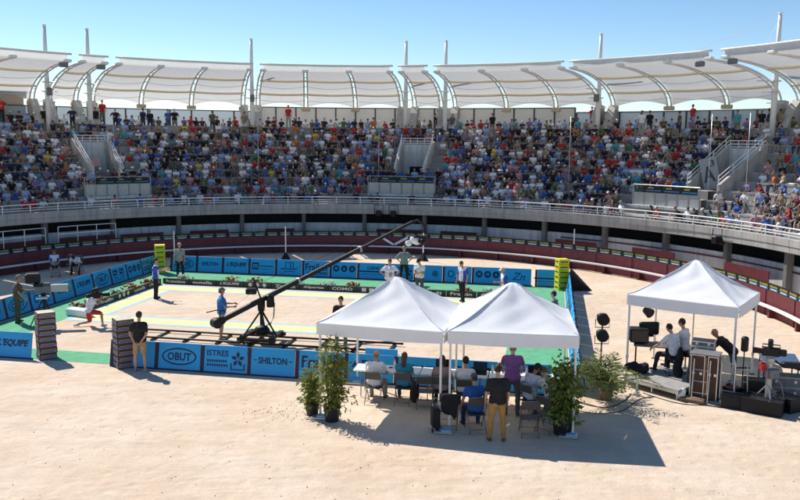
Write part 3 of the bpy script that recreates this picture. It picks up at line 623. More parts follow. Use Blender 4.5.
def flower_tuft(p, col, lab):
    m = MB().use('leafdark')
    for _ in range(30): c = p+Vector((rf.gauss(0, .16), rf.gauss(0, .07), rf.uniform(0, .2))); x = Vector((rf.gauss(0, 1), rf.gauss(0, 1), rf.gauss(0, .6))).normalized()*.06; y = Vector((rf.gauss(0, 1), rf.gauss(0, 1), 1)).normalized()*.05; m.quad(c-x-y, c+x-y, c+x+y, c-x+y)
    m.use(col)
    for _ in range(26): m.ell(p+Vector((rf.gauss(0, .17), rf.gauss(0, .07), rf.uniform(.1, .3))), [rf.uniform(.025, .045)]*3, n=6, k=4)
    tag(m.build('flowers'), lab, 'flowers', 'flowers along the low boards')
for a, col, lab in ((-6.9, 'petal', 'white flowers behind the low board at the left referee’s feet'), (-4.6, 'red', 'leftmost red flowers behind the far low boards'), (-3.4, 'red', 'red flowers behind the slanted-letter low board left of the crane'), (-1.5, 'petal', 'white flowers behind the low boards beside the crane post'), (.1, 'petal', 'white flowers beneath the middle of the crane arm'),
                    (1.2, 'red', 'red flowers just right of the crane arm'), (2.9, 'petal', 'white flowers right of the three pale blocks'), (4.1, 'petal', 'white flowers behind the left tent top'), (6.2, 'red', 'red flowers near the player in blue and white'), (7.3, 'petal', 'white flowers at the right end of the far low boards')): flower_tuft(L(a, 13.28, .12), col, lab)
for b, col, lab in ((6.6, 'red', 'red flowers just left of the kneeling photographer'), (8.0, 'petal', 'white flowers on the left side row behind the photographer'), (9.4, 'petal', 'white flowers midway along the left side row'), (10.6, 'red', 'red flowers on the left side row nearer the pointing player'), (12.0, 'red', 'red flowers on the left side row just left of the pointing player')): flower_tuft(L(-8.1, b, .12), col, lab)
q = MB().use('tabletop').box(L(-7.62, 5.95, .14), (1.05, .40, .28), ANG_U-.25, bev=.03); tag(q.build('foam_box'), 'long white box lying beside the kneeling photographer', 'box')
# ------------------------------------------------------------------ carton piles
def carton_mesh(w_, h_, body, kind):
    m = MB().use(body).box((0, 0, h_/2), (w_, w_, h_-.006), bev=.006)
    if kind == 'dark': m.use('cartontop').box((0, 0, h_-.001), (w_*.94, w_*.94, .003))
    r = random.Random(5)
    for q in range(4):
        R = Matrix.Rotation(q*math.pi/2, 3, 'Z')
        def face(x0, x1, z0, z1, e=.004):
            y = -w_/2-e; m.add([R@Vector(p) for p in ((x0, y, z0), (x1, y, z0), (x1, y, z1), (x0, y, z1))], [(0, 1, 2, 3)])
        if kind == 'dark':
            m.use('gold'); face(-w_*.42, w_*.42, h_*.70, h_*.80); m.use('lilac'); face(-w_*.45, w_*.45, h_*.20, h_*.60)
            m.use(body); x = -w_*.36
            while x < w_*.34: ww = r.uniform(.015, .04); face(x, x+ww, h_*.32, h_*.48, .006); x += ww+.02
        else:
            m.use('black'); x = -w_*.34
            while x < w_*.32: ww = r.uniform(.03, .06); face(x, x+ww, h_*.34, h_*.62, .004); x += ww+.018
    return m
for cx_, cy_, rz, nm in ((-10.80, 23.86, .62, 'left dark pile'), (-8.14, 23.02, .62, 'dark pile beside the man in black')):
    me = carton_mesh(.50, .18, 'carton', 'dark').mesh('carton')
    for i in range(8):
        o = link('carton', me, None, (cx_+rf.uniform(-.008, .008), cy_+rf.uniform(-.008, .008), .182*i), rz+rf.uniform(-.03, .03))
        tag(o, 'dark printed carton, '+['bottom one', 'second from the bottom', 'third from the bottom', 'fourth from the bottom', 'fourth from the top', 'third from the top', 'second from the top', 'topmost'][i]+' of the '+nm, 'carton', 'stacked dark cartons')
for cx_, cy_, rz, nm in ((-12.05, 39.75, .3, 'yellow pile at the far left corner'), (7.42, 36.15, .2, 'yellow pile at the far right corner')):
    me = carton_mesh(.50, .235, 'yellow', 'y').mesh('yellow_carton')
    for i in range(6):
        o = link('carton', me, None, (cx_, cy_, .238*i), rz+rf.uniform(-.03, .03)); tag(o, 'yellow carton, '+['bottom one', 'second from the bottom', 'third from the bottom', 'third from the top', 'second from the top', 'topmost'][i]+' of the '+nm, 'carton', 'stacked yellow cartons')
# ------------------------------------------------------------------ dolly track and camera crane
tr = thing('dolly_track', 'long dark twin-rail dolly track lying on the sand behind the front boards', 'dolly track', L(0, 3.7), ANG_U)
for b in (-.5, .5): MB().use('black').tube([(-4.6, b, .09), (5.2, b, .09)], .035, 8).build('rail', tr, True)
for i in range(9): MB().use('black').box((-4.3+1.15*i, 0, .03), (.10, 1.25, .05)).build('sleeper', tr)
JP = L(.5, 3.7); jib = thing('camera_crane', 'long black camera crane with round counterweight, rising across the court', 'camera crane', JP)
def J(v): return Vector(v)-JP
m = MB().use('black')
for s in (-1, 1): m.box(U*(.35*0)+V*(.5*s)+Vector((0, 0, .2)), (1.3, .16, .10), ANG_U)
for s in (-1, 1): m.box(U*(.5*s)+Vector((0, 0, .26)), (.14, 1.1, .10), ANG_U)
for sx in (-1, 1):
    for sy in (-1, 1): c = U*(.5*sx)+V*(.5*sy)+Vector((0, 0, .17)); m.cyl(c-V*.05, c+V*.05, .075, n=12)
m.build('dolly', jib)
m = MB().use('black')
for an in (90, 210, 330): f = Vector((math.cos(rad(an))*.62, math.sin(rad(an))*.62, .3)); m.cyl((0, 0, 1.1), f, .035, .028, 8); m.cyl((0, 0, .55), f*.75+Vector((0, 0, .1)), .015, n=6)
m.cyl((0, 0, .3), (0, 0, 1.3), .055, n=10).box((0, 0, 1.14), (.2, .2, .16), bev=.02).ell((.03, -.1, .42), (.27, .22, .2)); m.build('tripod', jib)
PV = Vector((0, 0, 1.44)); TIP = Vector((.45, 30.0, 3.67))-JP; dj = (TIP-PV).normalized(); BK = PV-dj*1.72
MB().use('black').box(PV-Vector((0, 0, .12)), (.18, .26, .36), ANG_U, bev=.02).cyl(PV-V*.2, PV+V*.2, .07, n=12).build('pivot_head', jib)
x_, y_, _ = basis(dj); side = Vector((dj.y, -dj.x, 0)).normalized(); upv = side.cross(dj).normalized()
R = Matrix((side, dj, upv)).transposed()
m = MB().use('black'); ln = (TIP-BK).length; mid = (TIP+BK)/2
for i, (t0, t1, s) in enumerate(((0, .38, .155), (.38, .7, .13), (.7, 1, .10))):
    p = BK+(TIP-BK)*((t0+t1)/2); m.box(p, (s*.7, ln*(t1-t0)+.02, s), R=R)
m.use('steelgrey')
for t in (.38, .7): p = BK+(TIP-BK)*t; m.box(p, (.16, .07, .19), R=R)
m.build('boom', jib)
m = MB().use('black').cyl(PV+dj*.2+Vector((0, 0, .55)), BK+dj*.3+upv*.12, .005, n=5).cyl(PV+Vector((0, 0, .6)), TIP-dj*.3+upv*.08, .006, n=5).cyl(PV, PV+Vector((-.25, -.05, .75)), .03, n=6); m.build('stay_wire', jib)
m = MB().use('black'); 
for k in range(3): c = BK+dj*(.02+.10*k); m.cyl(c-side*.05-side*.06*0, c+side*.05, .165-.02*k, n=22)
m.cyl(BK-side*.14, BK+side*.13, .16, n=22); m.build('counterweight', jib)
m = MB().use('black').cyl(PV-dj*1.55, PV-dj*1.55+Vector((-.0, -.15, .35)), .018, n=6).tube([PV-dj*1.4+Vector((0, 0, .25)), PV-dj*1.5+Vector((-.1, -.25, .38)), PV-dj*1.7+Vector((-.25, -.3, .40))], .018, 6); m.build('control_handle', jib)
m = MB().use('black').box(PV+Vector((-.32, -.05, .30)), (.36, .22, .2), .1, bev=.03).box(PV+Vector((.28, .12, -.05)), (.25, .25, .42), .2, bev=.03)
m.tube([PV+Vector((.3, 0, .2)), PV+Vector((.45, -.1, -.1)), PV+Vector((.42, -.1, -.55)), PV+Vector((.3, 0, -.8)), PV+Vector((.1, 0, -.9))], .02, 6); m.build('monitor', jib)
m = MB().use('black').tube([TIP-dj*.1, TIP+dj*.15+Vector((.1, 0, .02)), TIP+dj*.35+Vector((.2, 0, -.25)), TIP+dj*.35+Vector((.2, 0, -.55))], .045, 8).box(TIP+dj*.35+Vector((.12, 0, -.72)), (.3, .2, .12), .3); m.build('remote_head', jib)
m = MB().use('tentwhite')
hc = TIP+dj*.2+Vector((-.02, -.05, -.78)); m.box(hc, (.44, .26, .28), R=Matrix.Rotation(.5, 3, 'Z')@Matrix.Rotation(.35, 3, 'Y'), bev=.09).box(hc+Vector((-.26, -.03, -.1)), (.24, .2, .22), R=Matrix.Rotation(.3, 3, 'Y'), bev=.07); m.use('black').cyl(hc+Vector((.16, -.08, .02)), hc+Vector((.34, -.18, -.06)), .10, .12, 14).box(hc+Vector((.02, -.05, .16)), (.2, .16, .08), .5); m.build('covered_camera', jib, True)
t = thing('white_bracket', 'white V-shaped bracket on the step rail beneath the crane tip', 'bracket', (-.35, 47.3, .45)); m = MB().use('whitepaint').box((-.36, 0, .30), (.85, .05, .13), R=Matrix.Rotation(.55, 3, 'Y')).box((.40, 0, .32), (.95, .05, .13), R=Matrix.Rotation(-.5, 3, 'Y')); m.build('arms', t); MB().use('black').box((0, 0, .02), (.3, .1, .1)).build('clamp', t)
t = tag(MB().use('blue').box(L(4.9, 2.2, .25), (1.0, .08, .35), ANG_U, bev=.01).box(L(4.9, 2.3, .04), (1.0, .4, .05), ANG_U).build('blue_crate'), 'small blue panel standing on the sand beneath the left tent', 'panel')

# ================================================================== TENTS
def tent(A, B, dep, ztop, zbot, apex, label):
    A = Vector((*A, 0)); B = Vector((*B, 0)); u = (B-A).normalized(); v = Vector((-u.y, u.x, 0)); wd = (B-A).length
    base = A+u*wd/2+v*dep/2; t = thing('pop_up_tent', label, 'tent', base, math.atan2(u.y, u.x), 'white pop-up tents'); hx, hy = wd/2, dep/2
    cor = [(-hx, -hy), (hx, -hy), (hx, hy), (-hx, hy)]
    m = MB().use('tentwhite'); N = 20; rt = random.Random(int(wd*1000)+int(A.x*10))
    ph = [rt.uniform(0, 6) for _ in range(8)]
    for q in range(4):
        c0 = Vector(cor[q]+(0,)); c1 = Vector(cor[(q+1) % 4]+(0,)); P = []
        for i in range(N+1):
            f = i/N; row = []
            for j in range(N+1):
                g_ = j/N; e = c0.lerp(c1, g_)*f; h = (1-f); z = ztop+(apex-ztop)*(h**1.22)*(1 if h < .94 else 1-.10*(h-.94)/.06*.5)
                z -= .05*math.sin(math.pi*g_)*f*(1-f)*4*.9                # panels sag between the corner seams
                z += .030*math.sin(9*g_+ph[q])*f*(1-f)*3+.034*math.sin(14*(g_-.5)*f+ph[q+4])*(f**2)*(1-f)*3+.026*math.sin(23*g_*f+5*f+ph[q])*math.sin(math.pi*g_)*f*(1-f)*2; z -= .05*max(0, 1-abs(f-.55)/.06)*math.sin(math.pi*g_)*0
                row.append((e.x, e.y, z))
            P.append(row)
        m.grid(P)
        n_ = 16; P = []
        out = Vector((c1.y-c0.y, c0.x-c1.x, 0)).normalized()
        for k, (dz, ins) in enumerate(((ztop, 0), (ztop-.02, .014), ((ztop+zbot)/2, .010), (zbot, .014))):
            P.append([tuple(c0.lerp(c1, j/n_)+out*(ins+(.010*math.sin(j*1.9+ph[q]) if k == 3 else 0)*math.sin(math.pi*j/n_))+Vector((0, 0, dz-(.035*math.sin(math.pi*j/n_) if k == 3 else 0)))) for j in range(n_+1)])
        m.grid(P)
    me = m.mesh('canopy'); smooth_by_angle(me, 32); link('canopy', me, t)
    for q in range(4):
        c0 = Vector(cor[q]+(0,)); sm = MB().use('tentwhite').tube([(c0.x*i/10, c0.y*i/10, ztop+(apex-ztop)*((1-i/10)**1.22)+.003) for i in range(1, 11)], .010, 5); sm.build('hip_seam', t, True)
    for x, y in cor:
        s = .96; l = MB().use('warmwhite').box((x*s, y*s, ztop/2), (.05, .05, ztop-.06), bev=.006).box((x*s, y*s, .62), (.066, .066, .10)); l.build('leg', t)
        MB().use('casegrey').box((x*s, y*s, .012), (.13, .13, .02)).build('foot_plate', t)
    m = MB().use('alu')
    for q in range(4):
        (x0, y0), (x1, y1) = cor[q], cor[(q+1) % 4]; s = .95; zt = zbot+.14
        for k in range(2):
            f0, f1 = k/2, (k+1)/2; p0 = Vector((x0+(x1-x0)*f0, y0+(y1-y0)*f0, 0))*s; p1 = Vector((x0+(x1-x0)*f1, y0+(y1-y0)*f1, 0))*s
            m.cyl(p0+Vector((0, 0, zt-.1)), p1+Vector((0, 0, zt+.1)), .014, n=5).cyl(p0+Vector((0, 0, zt+.1)), p1+Vector((0, 0, zt-.1)), .014, n=5)
        m.cyl((x0*.95, y0*.95, ztop-.05), (x0*.02, y0*.02, apex-.12), .016, n=5)
    m.build('scissor_frame', t); return t, cor
t1, _ = tent((-1.99, 18.84), (1.02, 18.02), 3.0, 2.34, 2.06, 3.36, 'white pop-up tent on the left of the touching pair, over the long table')
t2, _ = tent((1.12, 17.96), (4.06, 17.60), 3.0, 2.38, 2.09, 3.34, 'white pop-up tent on the right of the touching pair, over the long table')
t3, _ = tent((6.48, 22.38), (8.93, 20.66), 2.6, 2.44, 2.14, 3.46, 'white pop-up tent standing alone over the technicians’ wooden deck')
for p, lab in (((-1.9, 18.72), 'pale steel weight plate at the left tent leg, by the potted plants'), ((-1.22, 21.55), 'pale steel weight plate at the rear left tent leg'), ((1.06, 17.82), 'pale steel weight plate at the middle tent legs'), ((3.9, 17.62), 'pale steel weight plate at the right tent leg, by the potted bush')):
    m = MB().use('alu').box((*p, .035), (.42, .30, .05), -.2, bev=.01).use('blueline').box((p[0]+.05, p[1]-.02, .075), (.22, .2, .03), -.2); tag(m.build('weight_plate'), lab, 'weight', 'weights at the tent legs')

# ================================================================== FURNITURE UNDER THE DOUBLE TENT
def folding_table(c, rz, ln, wd, lab):
    t = thing('folding_table', lab, 'table', (*c, 0), rz, 'white folding tables')
    MB().use('tabletop').box((0, 0, .72), (ln, wd, .045), bev=.012).build('tabletop', t)
    for s in (-1, 1):
        x = s*(ln/2-.2); MB().use('chairframe').tube([(x, -wd/2+.08, .70), (x, -wd/2+.06, .02), (x, -wd/2+.06, .02)], .014, 6).tube([(x, wd/2-.08, .70), (x, wd/2-.06, .02)], .014, 6).cyl((x, -wd/2+.07, .3), (x, wd/2-.07, .3), .01, n=5).cyl((x, 0, .3), (x-s*.45, 0, .68), .01, n=5).build('trestle', t)
    return t
tu = Vector((math.cos(rad(-10)), math.sin(rad(-10)), 0)); T0 = Vector((-1.16, 20.66, 0))
for i, lab in enumerate(('white folding table at the left, where the bald man in white sits', 'white folding table in the middle, behind the tent legs', 'white folding table at the right, where the man in purple leans')):
    folding_table((T0+tu*(.88+1.77*i))[:2], rad(-10), 1.74, .62, lab)
def chair_parts():
    P = {}
    m = MB().use('chairframe')
    for s in (-.21, .21):
        m.tube([(s, -.24, .01), (s, .0, .43), (s, .13, .62), (s, .20, .84), (s*.9, .205, .86)], .012, 6); m.tube([(s*.92, .26, .01), (s*.92, .0, .40), (s*.92, -.16, .44)], .011, 6)
    for y, z in ((-.18, .12), (.22, .10)): m.cyl((-.2, y, z), (.2, y, z), .009, n=5)
    m.tube([(-.19, .205, .86), (0, .215, .872), (.19, .205, .86)], .012, 6); P['frame'] = m
    m = MB().use('chairseat').grid([[(-.2+.4*i/6, -.2+.38*j/5, .44-.012*math.sin(math.pi*i/6)+.012*(1 if j == 0 else 0)*-1) for j in range(6)] for i in range(7)]).grid([[(-.2+.4*i/6, -.2+.38*j/5, .425) for i in range(7)] for j in range(6)]); P['seat'] = m
    m = MB().use('chairseat'); P['backrest'] = m.grid([[(-.2+.4*i/6, .155+.05*j/3-.02*math.sin(math.pi*i/6)+.02, .66+.19*j/3) for j in range(4)] for i in range(7)]).grid([[(-.2+.4*i/6, .165+.05*j/3-.02*math.sin(math.pi*i/6)+.02, .66+.19*j/3) for i in range(7)] for j in range(4)])
    return P
CH = {k: v.mesh(k, k != 'x') for k, v in chair_parts().items()}
def chair(x, y, rz, lab):                                               # a chair faces -y at rz 0
    t = thing('folding_chair', lab, 'chair', (x, y, 0), rz, 'folding chairs under the tents')
    for k, me in CH.items(): link(k, me, t)
# seated people face +Y in their own frame, the chair faces -y, hence the half turn

# ================================================================== PEOPLE
def remesh(mb, name, vox, mats, smooth_it=2, extra=None, fold=0.):
    me = mb.mesh('tmp'); o = bpy.data.objects.new('tmp', me); COL.objects.link(o)
    r = o.modifiers.new('r', 'REMESH'); r.mode = 'VOXEL'; r.voxel_size = vox; r.use_smooth_shade = True
    s = o.modifiers.new('s', 'SMOOTH'); s.iterations = smooth_it; s.factor = .5
    dg = bpy.context.evaluated_depsgraph_get(); ev = bpy.data.meshes.new_from_object(o.evaluated_get(dg)); bpy.data.objects.remove(o); bpy.data.meshes.remove(me)
    out = MB(); out.use(mats); 
    if fold:
        from mathutils import noise
        out.add([tuple(v.co+v.normal*fold*(noise.noise(Vector((v.co.x*9, v.co.y*9, v.co.z*6.5+fold*900)))+.6*noise.noise(Vector((v.co.x*21+5, v.co.y*21, v.co.z*15))))) for v in ev.vertices], [tuple(p.vertices) for p in ev.polygons])
    else: out.add([v.co[:] for v in ev.vertices], [tuple(p.vertices) for p in ev.polygons]); bpy.data.meshes.remove(ev)
    if extra:
        off = len(out.v); out.v += extra.v; out.f += [tuple(i+off for i in f) for f in extra.f]
        for k in extra.mats:
            if k not in out.mats: out.mats.append(k)
        out.m += [out.mats.index(extra.mats[k]) for k in extra.m]
    return out
def vn(*v): return Vector(v).normalized()
def rotx(a): return Matrix.Rotation(-a, 3, 'X')                          # positive = lean forward (+y)
def figure(lean=0, tw=0, head=(0, 0), LA=((-.18, .05, -1), (-.05, .25, -1)), RA=((.18, .05, -1), (.05, .25, -1)), LL=((-.08, 0, -1), (-.03, -.04, -1)), RL=((.08, 0, -1), (.03, -.04, -1)),
           seat=None, fat=1., h=1.75, vox=.021, sleeve=.62, legs='trousers', hair='short', female=False, detail=True, footdir=None, shirt_mat='cloth', leg_mat='cloth', split=None):
    """meshes of one figure facing +Y, feet (or seat height) on z=0"""
    k = h/1.76; Rt = rotx(rad(lean))@Matrix.Rotation(rad(tw), 3, 'Z'); T = lambda x, y, z: Rt@Vector((x, y, z))
    sh = .175 if female else .19; f = fat
    LAv = [Vector(q).normalized() for q in LA]; RAv = [Vector(q).normalized() for q in RA]; LLv = [Vector(q).normalized() for q in LL]; RLv = [Vector(q).normalized() for q in RL]
    arms = []; 
    for s, D in ((-1, LAv), (1, RAv)):
        S = T(s*sh, 0, .455); E_ = S+D[0]*.285; W_ = E_+D[1]*.25; arms.append((s, S, E_, W_, D))
    lg = []
    for s, D in ((-1, LLv), (1, RLv)):
        Hp = Vector((s*.09, 0, -.03)); K = Hp+D[0]*.425; A = K+D[1]*.42; lg.append((s, Hp, K, A, D))
    hn = T(0, .02, .575); Rh = Rt@Matrix.Rotation(rad(head[1]), 3, 'Z')@rotx(rad(head[0])); H = lambda x, y, z: hn+Rh@Vector((x, y, z))
    def torso(m, e=0., bottom=True):
        m.caps((-.07, 0, .015), (.07, 0, .015), .112+e*1.25, .112+e*1.25); m.caps(T(-.055*f, .0, .16), T(.055*f, .0, .16), .098*f+e, .098*f+e)
        if f > 1.05: m.ell(T(0, .06*f, .17), (.13*f, .10*f, .13*f))
        m.caps(T(-.085, 0, .34), T(.085, 0, .34), .108*(.5+.5*f)+e, .108*(.5+.5*f)+e); m.caps(Vector((0, 0, 0)), T(0, 0, .34), .12*f+e*.8, .125*f+e*.8)
        m.caps(T(-sh+.035, 0, .452), T(sh-.035, 0, .452), .058+e, .058+e); m.caps(T(0, 0, .34), T(0, 0, .46), .11+e*.6, .075+e*.6)
        if female: m.ell(T(-.065, .09, .35), (.06+e, .06+e, .06+e)); m.ell(T(.065, .09, .35), (.06+e, .06+e, .06+e))
    b = MB().use('skin'); torso(b)
    b.caps(T(0, 0, .46), H(0, .005, .03), .056, .05); b.ell(H(0, .022, .135), (.075, .094, .112), Rh); b.ell(H(0, .05, .07), (.052, .055, .05), Rh)
    for s, S, E_, W_, D in arms:
        b.caps(S, E_, .049, .039); b.caps(E_, W_, .040, .027)
        y = Vector((-s*.7, .1, -.5)); n_ = (y-D[1]*y.dot(D[1])); n_.normalize(); l = D[1].cross(n_)
        b.ell(W_+D[1]*.055, (.018, .043, .06), Matrix((n_, l, D[1])).transposed(), 8, 6)
    for s, Hp, K, A, D in lg:
        b.caps(Hp, K, .083, .053); b.caps(K, K+D[1]*.16, .052, .053); b.caps(K+D[1]*.16, A, .053, .034)
    zf = min(A.z for _, _, _, A, _ in lg)-.075
    z0 = -zf if seat is None else (seat+.095)/k
    feet = []
    for i, (s, Hp, K, A, D) in enumerate(lg):
        fd = Vector(footdir[i] if footdir else (s*.18, 1, 0)); fd.z = min(0, 0); fd.normalize(); feet.append((A, fd))
        b.caps(A+Vector((0, 0, -.035)), A+fd*.10+Vector((0, 0, -.048)), .036, .026)
    ex = MB(); P = {}
    if detail:
        ex.use('skin')
        ex.caps(H(0, .108, .145), H(0, .125, .115), .010, .015, 6, 2)
        for s in (-1, 1): ex.ell(H(s*.077, .015, .13), (.012, .022, .032), Rh, 6, 5)
        for s, S, E_, W_, D in arms:
            y = Vector((-s*.7, .1, -.5)); n_ = (y-D[1]*y.dot(D[1])); n_.normalize(); l = D[1].cross(n_)
            for j, (o_, ln) in enumerate(((-.030, .058), (-.010, .075), (.010, .080), (.030, .070))):
                r0 = W_+D[1]*.09+l*o_; d1 = (D[1]+n_*(.35+.1*j)).normalized(); d2 = (D[1]*.5+n_).normalized(); ex.tube([r0-D[1]*.02, r0+d1*ln*.5, r0+d1*ln*.5+d2*ln*.5], [.0095, .009, .007], 6)
            tl = l*(1 if Vector((0, 1, 0)).dot(l) > 0 else -1); r0 = W_+D[1]*.03+tl*.035; ex.tube([r0-tl*.01, r0+(tl+D[1]*.9).normalized()*.035, r0+(tl*.5+D[1]+n_*.5).normalized()*.07], [.012, .010, .008], 6)
        ex.use('feature')
        for s in (-1, 1): ex.ell(H(s*.030, .107, .150), (.011, .007, .006), Rh, 6, 4); ex.ell(H(s*.031, .108, .167), (.018, .006, .004), Rh, 6, 4)
        ex.ell(H(0, .106, .078), (.021, .007, .005), Rh, 6, 4)
    P['body'] = remesh(b, 'body', vox, 'skin', 2, ex if detail else None)
    s_ = MB().use(shirt_mat); torso(s_, .022)
    for s, S, E_, W_, D in arms:
        if sleeve <= 0: continue
        s_.caps(S, S+D[0]*.285*min(sleeve, 1), .068, .058)
        if sleeve > 1: s_.caps(E_, E_+D[1]*.25*(sleeve-1), .056, .042)
    P['shirt'] = remesh(s_, 'shirt', vox*.9, shirt_mat, 2, fold=.013 if detail else .009)
    if split:                                                           # coloured side panels, sewn in by position
        sh_ = P['shirt']; sh_.mats.append(split); R_i = Rt.inverted()
        for i, fc in enumerate(sh_.f):
            c = R_i@(sum((Vector(sh_.v[q]) for q in fc), Vector())/len(fc))
            if abs(c.x) > .105 and c.z < .42 or abs(c.x) > .2: sh_.m[i] = 1
    p = MB().use(leg_mat); p.caps((-.068, 0, -.03), (.068, 0, -.03), .124, .124); p.caps((-.06, 0, .05), (.06, 0, .05), .106*f, .106*f)
    for s, Hp, K, A, D in lg:
        if legs == 'trousers': p.caps(Hp, K, .098, .070); p.caps(K, A-D[1]*.01, .070, .056)
        else: p.caps(Hp, Hp+D[0]*.36, .102, .085)
    P['trousers' if legs == 'trousers' else 'shorts'] = remesh(p, 'trousers', vox*.9, leg_mat, 2, fold=.011 if detail else 0)
    for A, fd in feet:
        m = MB().use('cloth'); m.caps(A+Vector((0, 0, -.03))-fd*.03, A+fd*.13+Vector((0, 0, -.045)), .046, .032, 8); P.setdefault('shoe', []).append(m)
    hm = MB()
    if hair in ('short', 'long', 'bob'):
        hm.use('hair').ell(H(0, .006, .158), (.085, .097, .104), Rh, 14, 10)
        if hair == 'long': hm.caps(H(0, -.06, .12), H(0, -.085, -.10), .085, .06, 10)
        if hair == 'bob': hm.caps(H(-.05, -.04, .12), H(-.055, -.05, .03), .055, .045, 8); hm.caps(H(.05, -.04, .12), H(.055, -.05, .03), .055, .045, 8)
        P['hair'] = hm
        if detail:
            from mathutils import noise
            cH = H(0, .006, .15); hm.v = [tuple(Vector(q)+(Vector(q)-cH).normalized()*.012*noise.noise(Vector(q)*38)) for q in hm.v]
    elif hair == 'fringe':                                              # bald on top with hair round the back
        hm.use('hair').ell(H(0, -.012, .105), (.083, .085, .06), Rh, 14, 8); P['hair'] = hm
    elif hair in ('cap', 'hat'):
        hm.use('cloth'); n_ = 14; rows = []
        for i in range(6):
            t = math.pi/2*i/5; rows.append([H(.088*math.cos(t)*math.cos(2*math.pi*j/n_), .02+.106*math.cos(t)*math.sin(2*math.pi*j/n_), .165+.09*math.sin(t)) for j in range(n_+1)])
        hm.grid(rows)
        if hair == 'cap': hm.grid([[H(-.07+.14*j/6, .10+.085*i/2*math.sin(math.pi*(j+1)/8)+.012*math.sin(math.pi*j/6), .170-.012*i) for j in range(7)] for i in range(3)])
        else: hm.grid([[H((.088+.07*i)*math.cos(2*math.pi*j/n_), .02+(.106+.06*i)*math.sin(2*math.pi*j/n_), .168-.012*i) for j in range(n_+1)] for i in range(2)])
        P['cap' if hair == 'cap' else 'hat'] = hm
        h2 = MB().use('hair').ell(H(0, -.008, .115), (.081, .09, .065), Rh, 12, 8); P['hair'] = h2
    def fin(m): m.v = [((x)*k, (y)*k, (z+z0)*k) for x, y, z in m.v]; return m
    for n_, m in P.items():
        for q in (m if isinstance(m, list) else [m]): fin(q)
    return P
SKINS = [(.50, .29, .19), (.44, .25, .16), (.55, .34, .24), (.36, .19, .12), (.30, .16, .10)]
def colorize(o, c): o.color = (*c, 1)
def person(label, x, y, rz, shirt, leg, hairc=(.03, .02, .015), skin=0, shoes=(.03, .03, .035), capc=None, cat='person', group=None, z=0., name='person', **kw):
    P = figure(**kw); root = None
    body = P.pop('body'); root = link(name, body.mesh('body', True), None, (x, y, z), rz); colorize(root, SKINS[skin]); tag(root, label, cat, group)
    for n_, m in P.items():
        for q in (m if isinstance(m, list) else [m]):
            o = link(n_, q.mesh(n_, True), root); colorize(o, {'shirt': shirt, 'trousers': leg, 'shorts': leg, 'shoe': shoes, 'hair': hairc, 'cap': capc or (.5, .5, .5), 'hat': capc or (.5, .5, .5)}[n_])
    return root
WHITE, BLACK, NAVY, KHAKI, MUST, GREY = (.72, .72, .74), (.014, .014, .016), (.02, .03, .10), (.36, .27, .16), (.36, .20, .055), (.13, .13, .135)
def face_to(x, y, tx, ty): return math.atan2(-(tx-x), ty-y)              # rz so that local +Y looks at the target
D = math.radians
STAND_R = dict(LL=((-.12, .02, -1), (-.02, -.03, -1)), RL=((.12, -.02, -1), (.02, -.04, -1)))
# --- on the court
person('man in black polo and khaki shorts, hands clasped behind him, beside the dark cartons', -7.5, 22.52, D(-6), BLACK, (.40, .27, .12), (.025, .018, .012), 0, legs='shorts', h=1.76, sleeve=.7, LA=((-.22, -.25, -1), (.55, -.28, -.85)), RA=((.22, -.25, -1), (-.55, -.28, -.85)), LL=((-.10, 0, -1), (-.03, 0, -1)), RL=((.10, 0, -1), (.03, 0, -1)), shoes=(.3, .32, .36))
person('cameraman in olive shirt and cap standing at the studio camera', -13.9, 28.55, D(-72), (.10, .085, .055), (.075, .065, .045), (.1, .09, .08), 1, hair='cap', capc=(.22, .21, .18), h=1.76, LA=((-.2, .5, -.9), (.05, .9, -.1)), RA=((.25, .3, -1), (.0, .6, -.8)), lean=4, fat=1.1, **STAND_R)
person('kneeling photographer in white tee and red shorts with a camera at his face', -11.12, 28.05, D(-62), WHITE, (.50, .03, .03), (.02, .015, .012), 1, legs='shorts', h=1.72, lean=14, LA=((-.3, .75, -.35), (.55, .5, .75)), RA=((.35, .6, -.7), (-.35, .5, .9)), LL=((-.1, .1, -1), (-.02, -1, -.12)), RL=((.18, .97, -.18), (.02, .08, -1)), footdir=[(0, -1, 0), (0, 1, 0)], shoes=(.5, .5, .5), head=(6, 0))
person('pointing player in white and blue shirt and black trousers', -10.27, 33.2, D(-84), WHITE, BLACK, (.05, .03, .02), 1, h=1.72, split='clothblue', LA=((-.15, .55, -.85), (.1, 1, .15)), RA=((.2, .95, -.35), (0, 1, .12)), LL=((-.06, .02, -1), (0, -.05, -1)), RL=((.07, -.03, -1), (0, -.05, -1)))
person('referee in grey striped shirt and black trousers standing before the left far boards', -10.55, 37.95, D(168), (.3, .3, .3), BLACK, (.45, .43, .4), 1, h=1.76, shirt_mat='stripecloth', fat=1.12, shoes=(.5, .5, .5), **STAND_R)
person('crane operator in blue polo, khaki shorts and grey cap holding the crane handle', -5.97, 26.35, D(-72), (.025, .16, .42), (.42, .36, .27), (.1, .09, .08), 1, legs='shorts', hair='cap', capc=(.16, .16, .16), h=1.78, fat=1.12, LA=((-.2, .55, -.8), (.05, 1, -.05)), RA=((.22, .3, -.95), (-.05, 1, .05)), LL=((-.14, .06, -1), (-.06, -.10, -1)), RL=((.14, -.12, -1), (.06, -.06, -1)), shoes=(.30, .25, .2), head=(-12, 0))
person('player in black tee and grey trousers, partly behind the left tent top', -1.87, 25.1, D(172), BLACK, (.10, .12, .13), (.02, .015, .012), 1, h=1.76, **STAND_R)
person('stout man in white polo with hands on hips, above the left tent peak', -.42, 33.3, D(178), WHITE, (.05, .05, .07), (.03, .02, .02), 1, h=1.76, fat=1.2, LA=((-.75, -.15, -.65), (.72, .35, -.55)), RA=((.75, -.15, -.65), (-.72, .35, -.55)), **STAND_R)
